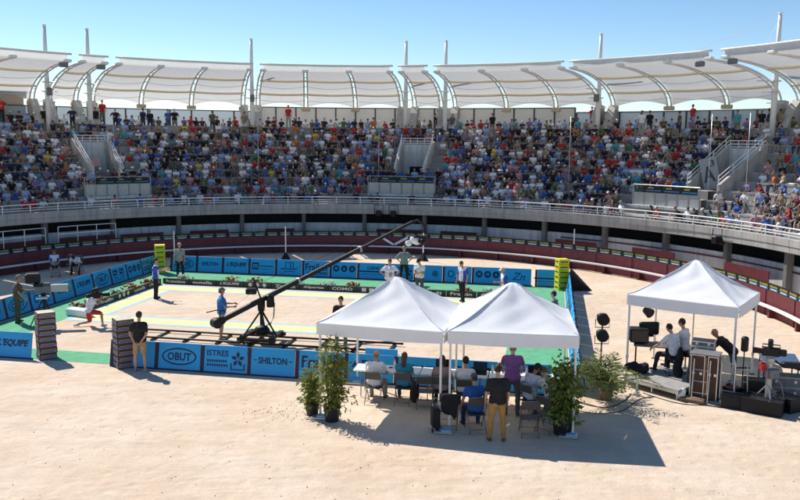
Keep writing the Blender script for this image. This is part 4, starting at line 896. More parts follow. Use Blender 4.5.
person('referee in grey striped shirt with hands on hips, behind the white players', .2, 37.4, D(180), (.3, .3, .3), (.012, .018, .014), (.35, .3, .22), 0, h=1.77, shirt_mat='stripecloth', LA=((-.7, -.15, -.7), (.68, .35, -.6)), RA=((.7, -.15, -.7), (-.68, .35, -.6)), **STAND_R)
person('player in white polo and black cap looking down at his hand', .85, 33.85, D(150), WHITE, (.06, .07, .10), (.03, .02, .02), 1, hair='cap', capc=BLACK, h=1.74, split=None, LA=((-.15, .2, -1), (.55, .85, .1)), RA=((.15, .2, -1), (-.5, .85, .05)), head=(24, 0), **STAND_R)
person('walking player in white and blue shirt and black trousers, right of the tent peak', 2.62, 33.0, D(140), WHITE, BLACK, (.10, .06, .035), 0, h=1.78, split='clothblue', LL=((-.06, .22, -1), (0, -.12, -1)), RL=((.07, -.20, -1), (0, -.25, -1)), head=(26, 0), LA=((-.12, -.1, -1), (0, .2, -1)), RA=((.12, .1, -1), (0, .25, -1)))
person('player in white cap and blue-white shirt behind the right tent peak', 4.25, 31.7, D(105), WHITE, NAVY, (.4, .38, .35), 1, hair='cap', capc=(.7, .7, .7), h=1.72, split='clothblue', LA=((-.2, .5, -.9), (.2, .9, .1)), lean=8, **STAND_R)
person('dark-haired man in grey-blue tee behind the right tent slope', 5.2, 26.4, D(60), (.10, .14, .20), NAVY, (.012, .012, .015), 2, h=1.74, **STAND_R)
person('grey-haired man sitting low behind the right tent slope', 4.92, 26.7, D(40), (.3, .3, .3), GREY, (.10, .10, .10), 1, seat=.42, LL=((-.15, 1, -.05), (0, .1, -1)), RL=((.15, 1, -.05), (0, .1, -1)), h=1.72)
SIT = dict(LL=((-.22, .95, -.1), (0, .05, -1)), RL=((.22, .95, -.1), (0, .05, -1)))
person('seated official in white and purple shirt by the shaded barrier', -16.93, 38.75, D(205), WHITE, BLACK, (.10, .08, .06), 1, seat=.43, legs='shorts', split='clothblue', lean=16, LA=((-.1, .55, -.8), (.3, .9, -.3)), RA=((.1, .55, -.8), (-.3, .9, -.3)), head=(14, 0), fat=1.1, **SIT)
person('seated official bending far forward by the shaded barrier', -16.05, 39.35, D(185), WHITE, BLACK, (.02, .02, .02), 1, seat=.43, lean=52, LA=((-.1, .35, -.9), (.1, .3, -.9)), RA=((.1, .35, -.9), (-.1, .3, -.9)), head=(20, 0), **SIT)
# --- under the double tent (backs towards us)
TF = rad(-10)
person('bald man in white shirt seated at the left end of the long table', -.63, 19.98, TF-.05, WHITE, (.28, .25, .22), (.35, .14, .06), 0, hair='fringe', seat=.44, lean=10, fat=1.18, LA=((-.25, .45, -.9), (-.1, .75, -.6)), RA=((.3, .5, -.8), (.1, .9, -.3)), **SIT)
person('woman in turquoise top with long brown hair seated at the long table', .12, 19.93, TF, (.02, .22, .36), (.05, .05, .07), (.09, .045, .025), 0, hair='long', female=True, seat=.44, h=1.66, lean=8, LA=((-.15, .55, -.8), (.1, .9, -.1)), RA=((.15, .55, -.8), (-.1, .9, -.1)), **SIT)
person('person with dark hair and patterned top seated behind the tent legs', 1.08, 19.6, TF, (.30, .20, .20), BLACK, (.03, .02, .015), 1, hair='bob', female=True, seat=.44, h=1.7, lean=6, LA=((-.3, .35, -.9), (.0, .8, -.4)), RA=((.3, .35, -.9), (0, .8, -.4)), **SIT)
person('dark-haired man in white shirt seated at the middle of the long table', 1.66, 19.42, TF, (.62, .62, .64), (.06, .06, .08), (.012, .01, .01), 1, seat=.44, lean=8, LA=((-.2, .5, -.9), (.05, .9, -.2)), RA=((.2, .5, -.9), (-.05, .9, -.2)), **SIT)
person('man in purple polo and grey trousers standing bent over the long table', 2.80, 19.12, TF+.05, (.19, .075, .25), (.085, .08, .075), (.30, .22, .17), 0, hair='fringe', h=1.78, fat=1.12, lean=17, LA=((-.3, .5, -.85), (.1, .7, -.6)), RA=((.3, .5, -.85), (-.1, .7, -.6)), LL=((-.12, -.10, -1), (-.02, -.04, -1)), RL=((.12, -.10, -1), (.02, -.04, -1)), head=(28, 0))
person('man in blue tee and blue cap seated on a folding chair nearest us', 1.80, 18.02, TF+.35, (.02, .09, .30), NAVY, (.05, .03, .02), 0, hair='cap', capc=(.04, .10, .22), seat=.44, h=1.72, lean=12, LA=((-.35, .1, -1), (.0, .6, -.8)), RA=((.3, .35, -.9), (-.2, .8, -.5)), **SIT)
person('man in black polo and mustard trousers standing in front of the long table', 2.22, 17.36, TF+.18, BLACK, MUST, (.02, .016, .013), 1, h=1.74, sleeve=.75, LA=((-.24, -.02, -1), (-.04, .2, -1)), RA=((.22, .05, -1), (-.02, .35, -1)), LL=((-.12, .02, -1), (-.05, -.05, -1)), RL=((.12, -.02, -1), (.04, -.06, -1)), head=(12, 0), shoes=(.13, .07, .05))
person('dark-haired man in pale blue shirt seated sideways near the right end of the table', 3.22, 18.98, TF-.7, (.50, .54, .66), NAVY, (.012, .01, .01), 4, seat=.44, lean=14, sleeve=1.5, LA=((-.2, .5, -.9), (.2, .9, -.3)), RA=((.2, .5, -.9), (-.1, .9, -.2)), head=(16, -20), **SIT)
person('man in white printed tee leaning over beside the potted bush', 3.72, 18.72, TF+.55, (.66, .66, .66), (.05, .05, .07), (.08, .05, .03), 0, seat=.44, lean=30, LA=((-.2, .6, -.7), (.3, .9, -.2)), RA=((.2, .6, -.7), (0, .9, -.2)), head=(10, 20), **SIT)
# --- the technicians on the deck
person('technician in white shirt with back turned, seated at the monitors', 7.72, 21.78, D(30), (.70, .70, .75), (.02, .02, .03), (.012, .01, .01), 0, z=.28, seat=.52, h=1.76, lean=16, sleeve=.8, fat=1.08, LA=((-.55, .5, -.7), (-.2, .75, -.6)), RA=((.2, .5, -.9), (-.05, .9, -.3)), LL=((-.35, .9, -.15), (-.1, .15, -1)), RL=((.3, .9, -.15), (.05, .1, -1)), head=(10, 0))
person('technician in white shirt seated further back, turned left', 8.13, 22.18, D(48), (.68, .68, .72), (.03, .03, .04), (.03, .018, .012), 0, z=.28, seat=.56, h=1.8, lean=6, LA=((-.2, .6, -.8), (.1, .9, -.3)), RA=((.2, .5, -.9), (-.1, .9, -.2)), head=(6, 0), **SIT)
person('bald technician in black shirt bending forward beside the road cases', 9.32, 21.75, D(62), BLACK, (.08, .08, .085), (.2, .12, .08), 3, hair='none', h=1.76, lean=48, sleeve=1.9, LA=((-.15, .6, -.8), (.05, .8, -.6)), RA=((.15, .6, -.8), (-.05, .8, -.6)), LL=((-.12, -.16, -1), (-.02, .05, -1)), RL=((.12, -.1, -1), (.02, .0, -1)), head=(-30, 0))

# ================================================================== CHAIRS, TABLE-TOP THINGS
for x, y, r, lab in ((-.63, 19.92, TF-.05, 'folding chair under the bald man in white'), (.12, 19.87, TF, 'folding chair under the woman in turquoise'), (.66, 19.58, TF+.1, 'empty dark folding chair between the woman in turquoise and the tent legs'),
                     (1.08, 19.55, TF, 'folding chair under the person in the patterned top'), (1.66, 19.36, TF, 'folding chair under the dark-haired man in white at the middle'), (1.80, 17.95, TF+.35, 'folding chair under the man in the blue cap'),
                     (3.02, 17.72, TF+.12, 'empty grey folding chair right of the man in mustard trousers'), (3.48, 18.0, TF-.5, 'empty folding chair beside the potted bush'), (3.22, 18.92, TF-.7, 'folding chair under the man in pale blue'), (3.72, 18.66, TF+.55, 'folding chair under the man in the white printed tee'), (1.18, 18.2, TF+.1, 'folding chair with a black jacket, just behind the middle tent legs'),
                     (4.92, 26.65, D(40), 'folding chair under the grey-haired man behind the tent'), (-16.93, 38.80, D(205), 'pale folding chair under the official in white and purple'), (-16.05, 39.4, D(185), 'pale folding chair under the bending official')): chair(x, y, r+math.pi, lab)
chair(-16.45, 39.55, D(190)+math.pi, 'empty pale folding chair between the two officials')
j = MB().use('blackfab').box((1.19, 18.0, .72), (.42, .07, .30), TF).ell((1.17, 17.98, .55), (.20, .05, .20), Matrix.Rotation(TF, 3, 'Z')).ell((1.3, 17.97, .45), (.07, .05, .2), Matrix.Rotation(TF, 3, 'Z')); tag(remesh(j, 'j', .03, 'blackfab').build('jacket', smooth=True), 'black jacket hung over a folding chair by the middle tent legs', 'jacket')
j = MB().use('blackfab').ell((.40, 19.58, .36), (.13, .11, .26)).ell((.42, 19.56, .55), (.10, .09, .14)); tag(remesh(j, 'j', .03, 'blackfab').build('shoulder_bag', smooth=True), 'black bag hanging at the chair of the woman in turquoise', 'bag')
t = thing('rolling_case', 'black trolley case standing at the middle tent legs', 'case', (.86, 17.95, 0)); MB().use('black').box((0, 0, .32), (.18, .3, .48), .2, bev=.04).build('body', t); MB().use('alu').tube([(-.06, .1, .56), (-.06, .1, .75), (.06, .1, .75), (.06, .1, .56)], .01, 6).build('handle', t)
for s in (-1, 1): MB().use('rubber').cyl((s*.07-.02, -.12, .05), (s*.07+.02, -.12, .05), .05, n=12).build('wheel', t)
def tt(s, o=0., z=.745): return T0+tu*s+Vector((-tu.y, tu.x, 0))*o+Vector((0, 0, z))
def laptop(p, rz, lab):
    t = thing('laptop', lab, 'laptop', p, rz, 'laptops on the long table'); MB().use('black').box((0, 0, .012), (.36, .25, .022), bev=.006).build('keyboard_base', t)
    l = MB().use('black').box((0, .19, .13), (.36, .014, .25), R=Matrix.Rotation(-.3, 3, 'X')).use('screen').box((0, .180, .13), (.33, .006, .22), R=Matrix.Rotation(-.3, 3, 'X')); l.build('screen_lid', t)
laptop(tt(3.30, .0), TF, 'open dark laptop left of the man in purple'); laptop(tt(4.75, -.02), TF+.2, 'open dark laptop at the right end, before the man in white printed tee'); laptop(tt(2.3, .08), TF, 'open dark laptop before the person in the patterned top')
rp = random.Random(5)
for i, (s, o, r, lab) in enumerate(((.35, .05, .2, 'white sheet at the left end of the long table'), (1.3, .1, -.3, 'white sheet before the woman in turquoise'), (2.75, .02, .1, 'white sheet before the dark-haired man in white'), (3.75, -.1, -.2, 'white sheet right of the laptop by the man in purple'), (4.15, .1, .4, 'white sheet before the man in pale blue'), (3.95, .16, -.1, 'white folder behind the sheets near the man in purple'))):
    tag(MB().use('paper').box(tt(s, o, .748), (.3, .21, .006+.02*(i == 5)), TF+r).build('paper_sheet'), lab, 'paper', 'papers on the long table')
for s, o, lab in ((3.62, .15, 'clear water bottle right of the laptop by the man in purple'), (1.05, .08, 'clear water bottle left of the woman in turquoise'), (4.5, .12, 'clear water bottle near the right end of the long table')):
    t = thing('water_bottle', lab, 'bottle', tt(s, o), 0, 'bottles on the long table'); MB().use('whitepaint').tube([(0, 0, 0), (0, 0, .15), (0, 0, .19), (0, 0, .215)], [.033, .033, .016, .014], 10).build('bottle_body', t, True); MB().use('blueline').cyl((0, 0, .215), (0, 0, .235), .015, n=10).build('cap', t)
tag(MB().use('black').box(tt(.95, .05, .755), (.10, .06, .02), .3, bev=.006).build('mobile_phone'), 'small black phone on the table between the bald man and the woman', 'phone')

# ================================================================== PLANTS
rl_ = random.Random(21)
def leaf_quad(m, c, d, ln, wd):
    d = Vector(d).normalized(); s = d.cross(Vector((rl_.gauss(0, 1), rl_.gauss(0, 1), rl_.gauss(0, 1)))).normalized()*wd/2; n_ = d.cross(s).normalized()*ln*.12
    m.add([c, c+d*ln*.5+s+n_, c+d*ln, c+d*ln*.5-s+n_], [(0, 1, 2, 3)])
def bush(name, x, y, label, h, rad_, stems, leaves, pot_r, pot_h, lw=(.10, .035), clumps=None, potm='pot', low=.0, mats=('leaf', 'leafdark', 'leafyel'), yel=.2):
    t = thing(name, label, 'plant', (x, y, 0), 0, 'potted plants by the tents')
    MB().use(potm).tube([(0, 0, 0), (0, 0, pot_h*.9), (0, 0, pot_h*.9), (0, 0, pot_h)], [pot_r*.8, pot_r, pot_r*1.08, pot_r*1.08], 18).build('pot', t, True)
    MB().use('soil').cyl((0, 0, pot_h), (0, 0, pot_h+.01), pot_r*.95, n=16).build('soil', t)
    st_ = MB().use('bark'); lf = MB(); cl = []
    for i in range(stems):
        a = rl_.uniform(0, 6.28); top = Vector((math.cos(a)*rad_*rl_.uniform(.1, .75), math.sin(a)*rad_*rl_.uniform(.1, .75), pot_h+(h-pot_h)*rl_.uniform(.55, 1))); b = Vector((math.cos(a)*.06, math.sin(a)*.06, pot_h)); md = b.lerp(top, .5)+Vector((rl_.gauss(0, .04), rl_.gauss(0, .04), 0))
        st_.tube([b, md, top], [.016, .011, .004], 5)
        for q in range(7): f_ = low+(1-low)*(q+rl_.random())/7; p = b.lerp(md, f_*2) if f_ < .5 else md.lerp(top, f_*2-1); cl.append(p)
    if clumps: cl += [Vector(c) for c in clumps]
    for i in range(leaves):
        c = rl_.choice(cl); sp = rad_*.30; p = c+Vector((rl_.gauss(0, sp), rl_.gauss(0, sp), rl_.gauss(0, sp*.8)))
        if p.z < pot_h*.7: continue
        lf.use(mats[2] if rl_.random() < yel else (mats[0] if rl_.random() < .62 else mats[1])); d = (p-c).normalized()*.6+Vector((rl_.gauss(0, .5), rl_.gauss(0, .5), rl_.gauss(-.25, .5))); leaf_quad(lf, p, d, lw[0]*rl_.uniform(.7, 1.3), lw[1]*rl_.uniform(.7, 1.3)*1.4)
    st_.build('stems', t); lf.build('leaves', t); return t
bush('potted_bamboo', -1.60, 18.55, 'tall potted bamboo-like plant at the left leg of the double tent', 2.02, .34, 9, 1150, .20, .36, (.15, .034), [(.05, 0, 1.75), (-.1, .05, 1.6), (.15, 0, 1.5), (-.05, 0, 1.85), (.1, -.1, .55), (.3, -.05, .6), (.42, 0, .55)], yel=.42, mats=('leaf', 'leaf', 'leafyel'))
bush('potted_shrub', -2.12, 18.95, 'lower bushy potted shrub left of the tall bamboo-like plant', 1.28, .32, 9, 950, .17, .30, (.10, .035), [(-.15, 0, .7), (-.2, -.1, .5), (.05, -.1, .6)], yel=.25, mats=('leaf', 'leaf', 'leafyel'))
bush('potted_bush', 3.80, 17.82, 'large leafy potted bush at the right leg of the double tent', 1.75, .42, 11, 1500, .24, .40, (.13, .06), [(0, 0, 1.35), (-.25, -.05, 1.1), (.3, 0, 1.2), (-.1, .1, 1.5), (.15, -.1, .7), (-.2, 0, .7), (.2, 0, .95)], yel=.16)
def palm(x, y, label, h, nfr, ln, seed):
    r = random.Random(seed); t = thing('potted_palm', label, 'plant', (x, y, 0), 0, 'potted plants by the tents')
    MB().use('potclay').tube([(0, 0, 0), (0, 0, .24), (0, 0, .27)], [.14, .18, .18], 14).build('pot', t, True)
    tk = MB().use('bark'); fr = MB()
    for i in range(nfr):
        a = r.uniform(0, 6.28); b = Vector((math.cos(a)*.04, math.sin(a)*.04, .25)); tilt = r.uniform(.2, .95); L_ = ln*r.uniform(.75, 1.1); pts = []
        for q in range(9):
            s = q/8; out = L_*(tilt*s+.35*tilt*s*s); up = L_*(s*(1-.25*tilt)-.62*tilt*s*s*s); pts.append(b+Vector((math.cos(a)*out, math.sin(a)*out, up)))
        tk.tube(pts, [.014-.0012*q for q in range(9)], 5)
        for q in range(2, 17):
            s = q/16; k = int(s*8); k = min(k, 7); p = pts[k].lerp(pts[k+1], s*8-k); d = (pts[k+1]-pts[k]).normalized(); sd = d.cross(Vector((0, 0, 1))).normalized()
            fr.use('palm' if r.random() < .7 else 'leaf')
            for sg in (-1, 1): leaf_quad(fr, p, sd*sg+d*.75+Vector((0, 0, -.25+r.gauss(0, .15))), .30*math.sin(math.pi*min(1, s*.85+.12))*r.uniform(.8, 1.15)+.05, .040)
    tk.build('stalks', t); fr.build('fronds', t)
palm(5.46, 20.35, 'potted palm with arching fronds between the double tent and the single tent', 1.7, 34, 1.18, 4)

# ================================================================== CAMERAS, LAMPS, DECK, CASES
def camera_unit(parent, c, rz, s=1., lens=.35, mat_='black'):
    R = Matrix.Rotation(rz, 3, 'Z'); w_ = lambda x, y, z: Vector(c)+R@(Vector((x, y, z))*s)
    MB().use(mat_).box(w_(0, 0, .12), (.16*s, .42*s, .22*s), rz, bev=.02).box(w_(0, -.28, .12), (.14*s, .16*s, .16*s), rz, bev=.02).build('camera_body', parent)
    MB().use(mat_).cyl(w_(0, .2, .12), w_(0, .2+lens, .12), .065*s, .08*s, 14).use('glassy').cyl(w_(0, .2+lens, .12), w_(0, .205+lens, .12), .07*s, n=14).build('lens', parent)
    MB().use(mat_).box(w_(0, .02, .34), (.26*s, .12*s, .17*s), rz, bev=.02).tube([w_(0, -.2, .22), w_(0, -.2, .3), w_(0, .2, .3), w_(0, .2, .22)], .015*s, 6).build('viewfinder', parent)
def tripod(parent, h, spread, m_='black'):
    q = MB().use(m_)
    for an in (100, 220, 340): q.cyl((0, 0, h-.05), (spread*math.cos(rad(an)), spread*math.sin(rad(an)), .02), .028, .018, 7); q.cyl((0, 0, h*.45), (spread*.55*math.cos(rad(an)), spread*.55*math.sin(rad(an)), h*.45), .01, n=5)
    q.cyl((0, 0, h*.4), (0, 0, h), .035, n=8).box((0, 0, h), (.16, .16, .10), bev=.02); q.build('tripod', parent)
t = thing('studio_camera', 'big grey studio camera with box lens on a pedestal, left of the court', 'video camera', (-12.75, 28.15, 0), 0)
tripod(t, 1.12, .5); R_ = D(-78); dv = Vector((math.sin(-R_), math.cos(R_), 0))
MB().use('casegrey').box((0, 0, 1.33), (.24, .55, .28), R_, bev=.03).box(dv*.05+Vector((0, 0, 1.52)), (.12, .4, .08), R_, bev=.02).build('camera_body', t)
MB().use('steelgrey').box(dv*.56+Vector((0, 0, 1.36)), (.25, .62, .25), R_, bev=.03).use('glassy').box(dv*.875+Vector((0, 0, 1.36)), (.20, .02, .2), R_).build('box_lens', t)
MB().use('black').box(-dv*.42+Vector((.05, .1, 1.72)), (.34, .5, .34), R_+.15, bev=.04).box(-dv*.15+Vector((0, 0, 1.48)), (.3, .3, .1), R_).build('viewfinder_monitor', t)
MB().use('black').tube([-dv*.25+Vector((0, 0, 1.2)), -dv*.6+Vector((.1, -.1, 1.18)), -dv*.85+Vector((.12, -.12, 1.3))], .016, 6).tube([dv*-.3+Vector((0, .1, 1.25)), dv*-.6+Vector((-.1, .2, 1.2)), dv*-.8+Vector((-.1, .2, 1.32))], .016, 6).build('pan_bar', t)
MB().use('paper').box((.05, -.18, 1.06), (.5, .34, .03), R_).build('script_tray', t)
t = thing('shoulder_camera', 'black shoulder video camera held by the kneeling photographer', 'video camera', (-10.86, 28.15, .98), 0); camera_unit(t, (0, 0, .02), D(-60), .95, .28)
# lamps right of the double tent
t = thing('stage_lamp', 'black lamp stand with two round heads beside the potted palm', 'lamp stand', (5.85, 22.55, 0))
q = MB().use('black').cyl((0, 0, 0), (0, 0, 1.75), .022, n=8)
for an in (30, 150, 270): q.cyl((0, 0, .5), (.42*math.cos(rad(an)), .42*math.sin(rad(an)), .01), .014, n=6)
q.build('stand', t)
for z, yy in ((1.66, -.02), (1.18, .03)): MB().use('black').tube([(.02, .16, z), (.0, .0, z+.02), (-.01, -.13, z+.02), (-.02, -.18, z+.02)], [.11, .15, .17, .175], 16).box((.02, .12, z+.02), (.3, .2, .26), bev=.05).tube([(-.2, 0, z), (-.2, 0, z-.24), (.2, 0, z-.24), (.2, 0, z)], .014, 6).build('lamp_head', t)
# the wooden deck
dk0 = Vector((6.27, 21.54, 0)); du = Vector((.643, -.766, 0)); dv2 = Vector((.766, .643, 0)); DR = math.atan2(du.y, du.x); dc = dk0+du*.82+dv2*1.05
t = thing('stage_deck', 'low grey wooden stage deck under the single tent', 'stage deck', dc, DR)
MB().use('wood').box((0, 0, .255), (1.66, 2.1, .05), bev=.006).build('deck_top', t); MB().use('alu').box((0, -1.045, .215), (1.66, .04, .09)).box((.83-.02, 0, .215), (.04, 2.05, .09)).box((-.81, 0, .215), (.04, 2.05, .09)).build('edge_frame', t)
for x in (-.76, 0, .76):
    for y in (-.98, 0, .98): MB().use('alu').cyl((x, y, 0), (x, y, .22), .025, n=8).build('leg', t)
def dk(x, y, z=.28): return dc+du*x+dv2*y+Vector((0, 0, z))
t = thing('equipment_table', 'dark-legged table carrying the monitors on the deck', 'table', dk(-.72, .30), DR+.6)
MB().use('casegrey').box((0, 0, .70), (1.25, .62, .04), bev=.008).build('tabletop', t)
for x in (-.56, .56):
    for y in (-.26, .26): MB().use('black').cyl((x, y, 0), (x, y, .69), .02, n=6).build('leg', t)
MR = DR+.6
for p, sz, r, lab in ((dk(-1.14, .02, 1.0), (.52, .42, .40), MR+.15, 'black boxy monitor at the left end of the equipment table'), (Vector((7.22, 22.62, 1.16)), (.58, .12, .38), MR+.35, 'flat black monitor right of the boxy monitor on the equipment table')):
    t = thing('monitor', lab, 'monitor', p, r, 'monitors on the equipment table'); MB().use('black').box((0, 0, sz[2]/2+.04), sz, bev=.03).use('black').box((0, .0, .02), (.24, .18, .04)).build('housing', t); MB().use('screen').box((0, -sz[1]/2-.004, sz[2]/2+.04), (sz[0]*.86, .006, sz[2]*.8)).build('screen', t)
t = thing('mixing_console', 'small pale mixing console before the monitors', 'console', dk(-.45, .28, 1.0), MR); MB().use('alu').box((0, 0, .04), (.55, .32, .06), R=Matrix.Rotation(.12, 3, 'X'), bev=.01).build('console_body', t)
for i in range(8): MB().use('black').box((-.22+.06*i, 0, .085), (.02, .12, .02)).build('fader', t)
for p, lab in ((dk(-.95, -.55), 'black kit bag on the front left corner of the deck'), (dk(-.70, -.42), 'small black cable bag beside the kit bag on the deck')):
    q = MB().use('blackfab').ell(p+Vector((0, 0, .13)), (.22, .17, .15)).ell(p+Vector((.1, .05, .2)), (.12, .1, .1)); tag(remesh(q, 'b', .03, 'blackfab').build('kit_bag', smooth=True), lab, 'bag', 'bags on the deck')
def stool(x, y, lab, z=.28):
    t = thing('swivel_stool', lab, 'stool', (x, y, z), 0, 'stools on the deck'); MB().use('black').cyl((0, 0, .44), (0, 0, .50), .2, .21, 16).build('seat', t); q = MB().use('alu').cyl((0, 0, .08), (0, 0, .44), .025, n=8)
    for i in range(5): a = 6.283*i/5; q.cyl((0, 0, .1), (.27*math.cos(a), .27*math.sin(a), .05), .018, n=6)
    q.build('base', t)
    for i in range(5): a = 6.283*i/5; MB().use('rubber').ell((.27*math.cos(a), .27*math.sin(a), .03), (.03, .03, .03), n=8, k=6).build('caster', t)
stool(7.74, 21.74, 'stool under the technician with his back turned'); stool(8.15, 22.14, 'stool under the technician turned left')
q = MB().use('blackfab').ell((7.72, 21.52, .66), (.13, .09, .36), Matrix.Rotation(.2, 3, 'Y')).ell((7.76, 21.5, .95), (.09, .07, .2)).ell((7.74, 21.5, .42), (.15, .1, .14)); tag(remesh(q, 'j', .03, 'blackfab').build('jacket', smooth=True), 'black jacket hanging between the two seated technicians', 'jacket')
# road cases and hand truck
def road_case(c, size, rz, lab, body='casebrown', edge='alu', name='road_case', group='road cases by the single tent'):
    t = thing(name, lab, 'road case', c, rz, group); x, y, z = size
    MB().use(body).box((0, 0, z/2), (x-.012, y-.012, z-.012)).build('panel', t); q = MB().use(edge); e = .022
    for sx in (-1, 1):
        for sy in (-1, 1): q.box((sx*(x/2-e/2), sy*(y/2-e/2), z/2), (e, e, z))
    for sz in (e/2, z-e/2):
        for s in (-1, 1): q.box((0, s*(y/2-e/2), sz), (x-2*e, e, e)); q.box((s*(x/2-e/2), 0, sz), (e, y-2*e, e))
    q.build('edging', t); q = MB().use('alu')
    if body == 'black': return t
    for s in (-1, 1): q.box((s*x*.25, -y/2-.006, z*.6), (.06, .012, .07))
    q.build('latch', t); return t
rkd = DR+.35
ru = Vector((math.cos(rkd), math.sin(rkd), 0)); rv = Vector((-ru.y, ru.x, 0)); rk = Vector((7.95, 20.58, 0))
road_case(rk+rv*.0, (.36, .50, 1.22), rkd, 'tall brown road case with bright edges on its end, left one of the upright pair', edge='alu'); road_case(rk+ru*.37+rv*.03, (.26, .46, 1.20), rkd, 'tall brown road case right of the other upright case', edge='alu')
q = MB().use('orangewood').box(rk+ru*.21-rv*.24+Vector((0, 0, .6)), (.022, .03, 1.15), rkd); tag(q.build('wooden_batten'), 'orange wooden batten between the two upright road cases', 'batten')
tag(MB().use('casegrey').box(rk+ru*.16+Vector((0, 0, 1.24)), (.72, .54, .035), rkd, bev=.008).build('case_lid'), 'grey board lying on top of the two upright road cases', 'board')
for i, lab in enumerate(('grey equipment case, bottom of the pile behind the upright cases', 'grey equipment case, middle of the pile behind the upright cases', 'grey equipment case, top of the pile behind the upright cases')): road_case(rk+rv*.62-ru*.02+Vector((0, 0, 1.0+.145*i)), (.60, .46, .14), rkd+.04*i, lab, 'casegrey', 'alu', 'equipment_case', 'grey equipment cases')
road_case(rk+rv*.62-ru*.02, (.64, .5, .99), rkd, 'grey plain case carrying the pile of flat equipment cases', 'casegrey', 'black', 'equipment_case', 'grey equipment cases')
q = MB().use('potclay').box(rk-rv*.42-ru*.05+Vector((0, 0, .05)), (.62, .30, .10), rkd, bev=.02); tag(q.build('wooden_block'), 'low tan block on the sand before the upright road cases', 'block')
tag(remesh(MB().use('paper').ell(rk-rv*.38-ru*.36+Vector((0, 0, .12)), (.13, .1, .13)).ell(rk-rv*.36-ru*.3+Vector((0, 0, .2)), (.08, .06, .12)), 'x', .03, 'paper').build('plastic_bag', smooth=True), 'crumpled white plastic bag at the foot of the road cases', 'bag')
ht = rk+ru*.72-rv*.05; t = thing('hand_truck', 'silver hand truck with black wheels beside the upright road cases', 'hand truck', ht, rkd)
q = MB().use('alu')
for x in (-.17, .17): q.tube([(x, 0, .08), (x, .05, 1.05), (x*.6, .14, 1.18)], .018, 7)
for z in (.3, .55, .8, 1.03): q.cyl((-.17, .02+z*.04, z), (.17, .02+z*.04, z), .013, n=6)
q.box((0, -.14, .03), (.36, .28, .02)); q.build('frame', t)
for x in (-.24, .24): w_ = MB().use('rubber').cyl((x-.04, .06, .13), (x+.04, .06, .13), .13, n=18).build('wheel', t); MB().use('alu').cyl((x-.045, .06, .13), (x+.045, .06, .13), .06, n=12).build('rim', w_)
q = MB().use('alu'); fb = rk-rv*.36+ru*.12
for x in (-.2, .2): q.tube([fb+ru*x-rv*.10+Vector((0, 0, .02)), fb+ru*x+Vector((0, 0, .6)), fb+ru*x+rv*.06+Vector((0, 0, 1.12))], .016, 6)
for z in (.25, .55, .85): q.cyl(fb-ru*.2+rv*(z*.12-.08)+Vector((0, 0, z)), fb+ru*.2+rv*(z*.12-.08)+Vector((0, 0, z)), .011, n=5)
tag(q.build('folded_stand'), 'folded bright metal stand leaning on the upright road cases', 'stand')
q = MB().use('steelgrey')
for x in (-.15, .15): q.tube([ht+ru*(x+.36)+Vector((0, 0, .02)), ht+ru*(x+.30)+rv*.1+Vector((0, 0, 1.0))], .014, 6)
for z in (.3, .6, .9): q.cyl(ht+ru*(.15+.03)+rv*z*.1+Vector((0, 0, z)), ht+ru*(.48)+rv*z*.1+Vector((0, 0, z)), .010, n=5)
tag(q.build('folded_stand'), 'folded grey metal stand between the hand truck and the panel lamp', 'stand')
for i, (x, y, lab) in enumerate(((-.55, -.45, 'dark cable box under the deck, left one'), (.1, -.5, 'dark cable box under the deck, middle one'), (.5, -.2, 'dark cable box under the deck, right one'))): tag(MB().use('black').box(dk(x, y, .08), (.34, .26, .15), DR+.3*i, bev=.02).build('cable_box'), lab, 'box', 'boxes under the deck')
# black flight cases, camera on its short pedestal, lamps
fu = math.atan2(18.9-19.55, 8.99-8.55); 
road_case((8.62, 19.83, 0), (.62, .42, .30), -.42, 'small black flight case beside the tent leg', 'black', 'black', 'flight_case', 'black flight cases')
road_case((9.22, 19.52, 0), (.95, .66, .37), -.58, 'large black flight case carrying the video camera', 'black', 'black', 'flight_case', 'black flight cases'); road_case((9.86, 19.66, 0), (.46, .60, .37), -.42+.9, 'black flight case right of the large one under the camera', 'black', 'black', 'flight_case', 'black flight cases')
t = thing('video_camera', 'black video camera on a thick grey pedestal above the flight cases', 'video camera', (9.33, 19.55, .37))
MB().use('steelgrey').cyl((0, 0, .0), (0, 0, .90), .075, .07, 14).cyl((0, 0, .92), (0, 0, 1.02), .11, n=14).build('pedestal', t); q = MB().use('steelgrey')
for an in (20, 140, 260): q.cyl((0, 0, .35), (.26*math.cos(rad(an)), .26*math.sin(rad(an)), .01), .022, n=6)
q.build('pedestal_foot', t); camera_unit(t, (0, 0, 1.05), D(66), 1.0, .22); MB().use('black').tube([(.1, 0, .95), (.3, -.1, .8), (.55, -.1, .78), (.75, -.1, .72)], .025, 7).box((.55, -.05, .84), (.55, .2, .14), -.2, bev=.03).build('pan_bar', t); MB().use('red2').box((-.16, .05, .78), (.14, .14, .2), .3, bev=.02).build('red_battery', t)
MB().use('casegrey').box((.06, -.02, .62), (.3, .24, .26), .3, bev=.03).tube([(0, -.1, .7), (.2, -.25, .4), (.3, -.2, .05)], .015, 6).tube([(-.1, -.1, .8), (-.15, -.2, .4), (.1, -.22, .03)], .012, 6).build('control_box', t)
t = thing('panel_lamp', 'black rectangular lamp on a thin stand left of the video camera', 'lamp stand', (9.06, 20.45, 0)); q = MB().use('black').cyl((0, 0, 0), (0, 0, 1.35), .016, n=7)
for an in (90, 210, 330): q.cyl((0, 0, .3), (.35*math.cos(rad(an)), .35*math.sin(rad(an)), .01), .012, n=6)
q.box((0, 0, .86), (.34, .05, .03)); q.build('stand', t); MB().use('black').box((0, 0, 1.5), (.17, .15, .40), .4, bev=.03).build('lamp_head', t)
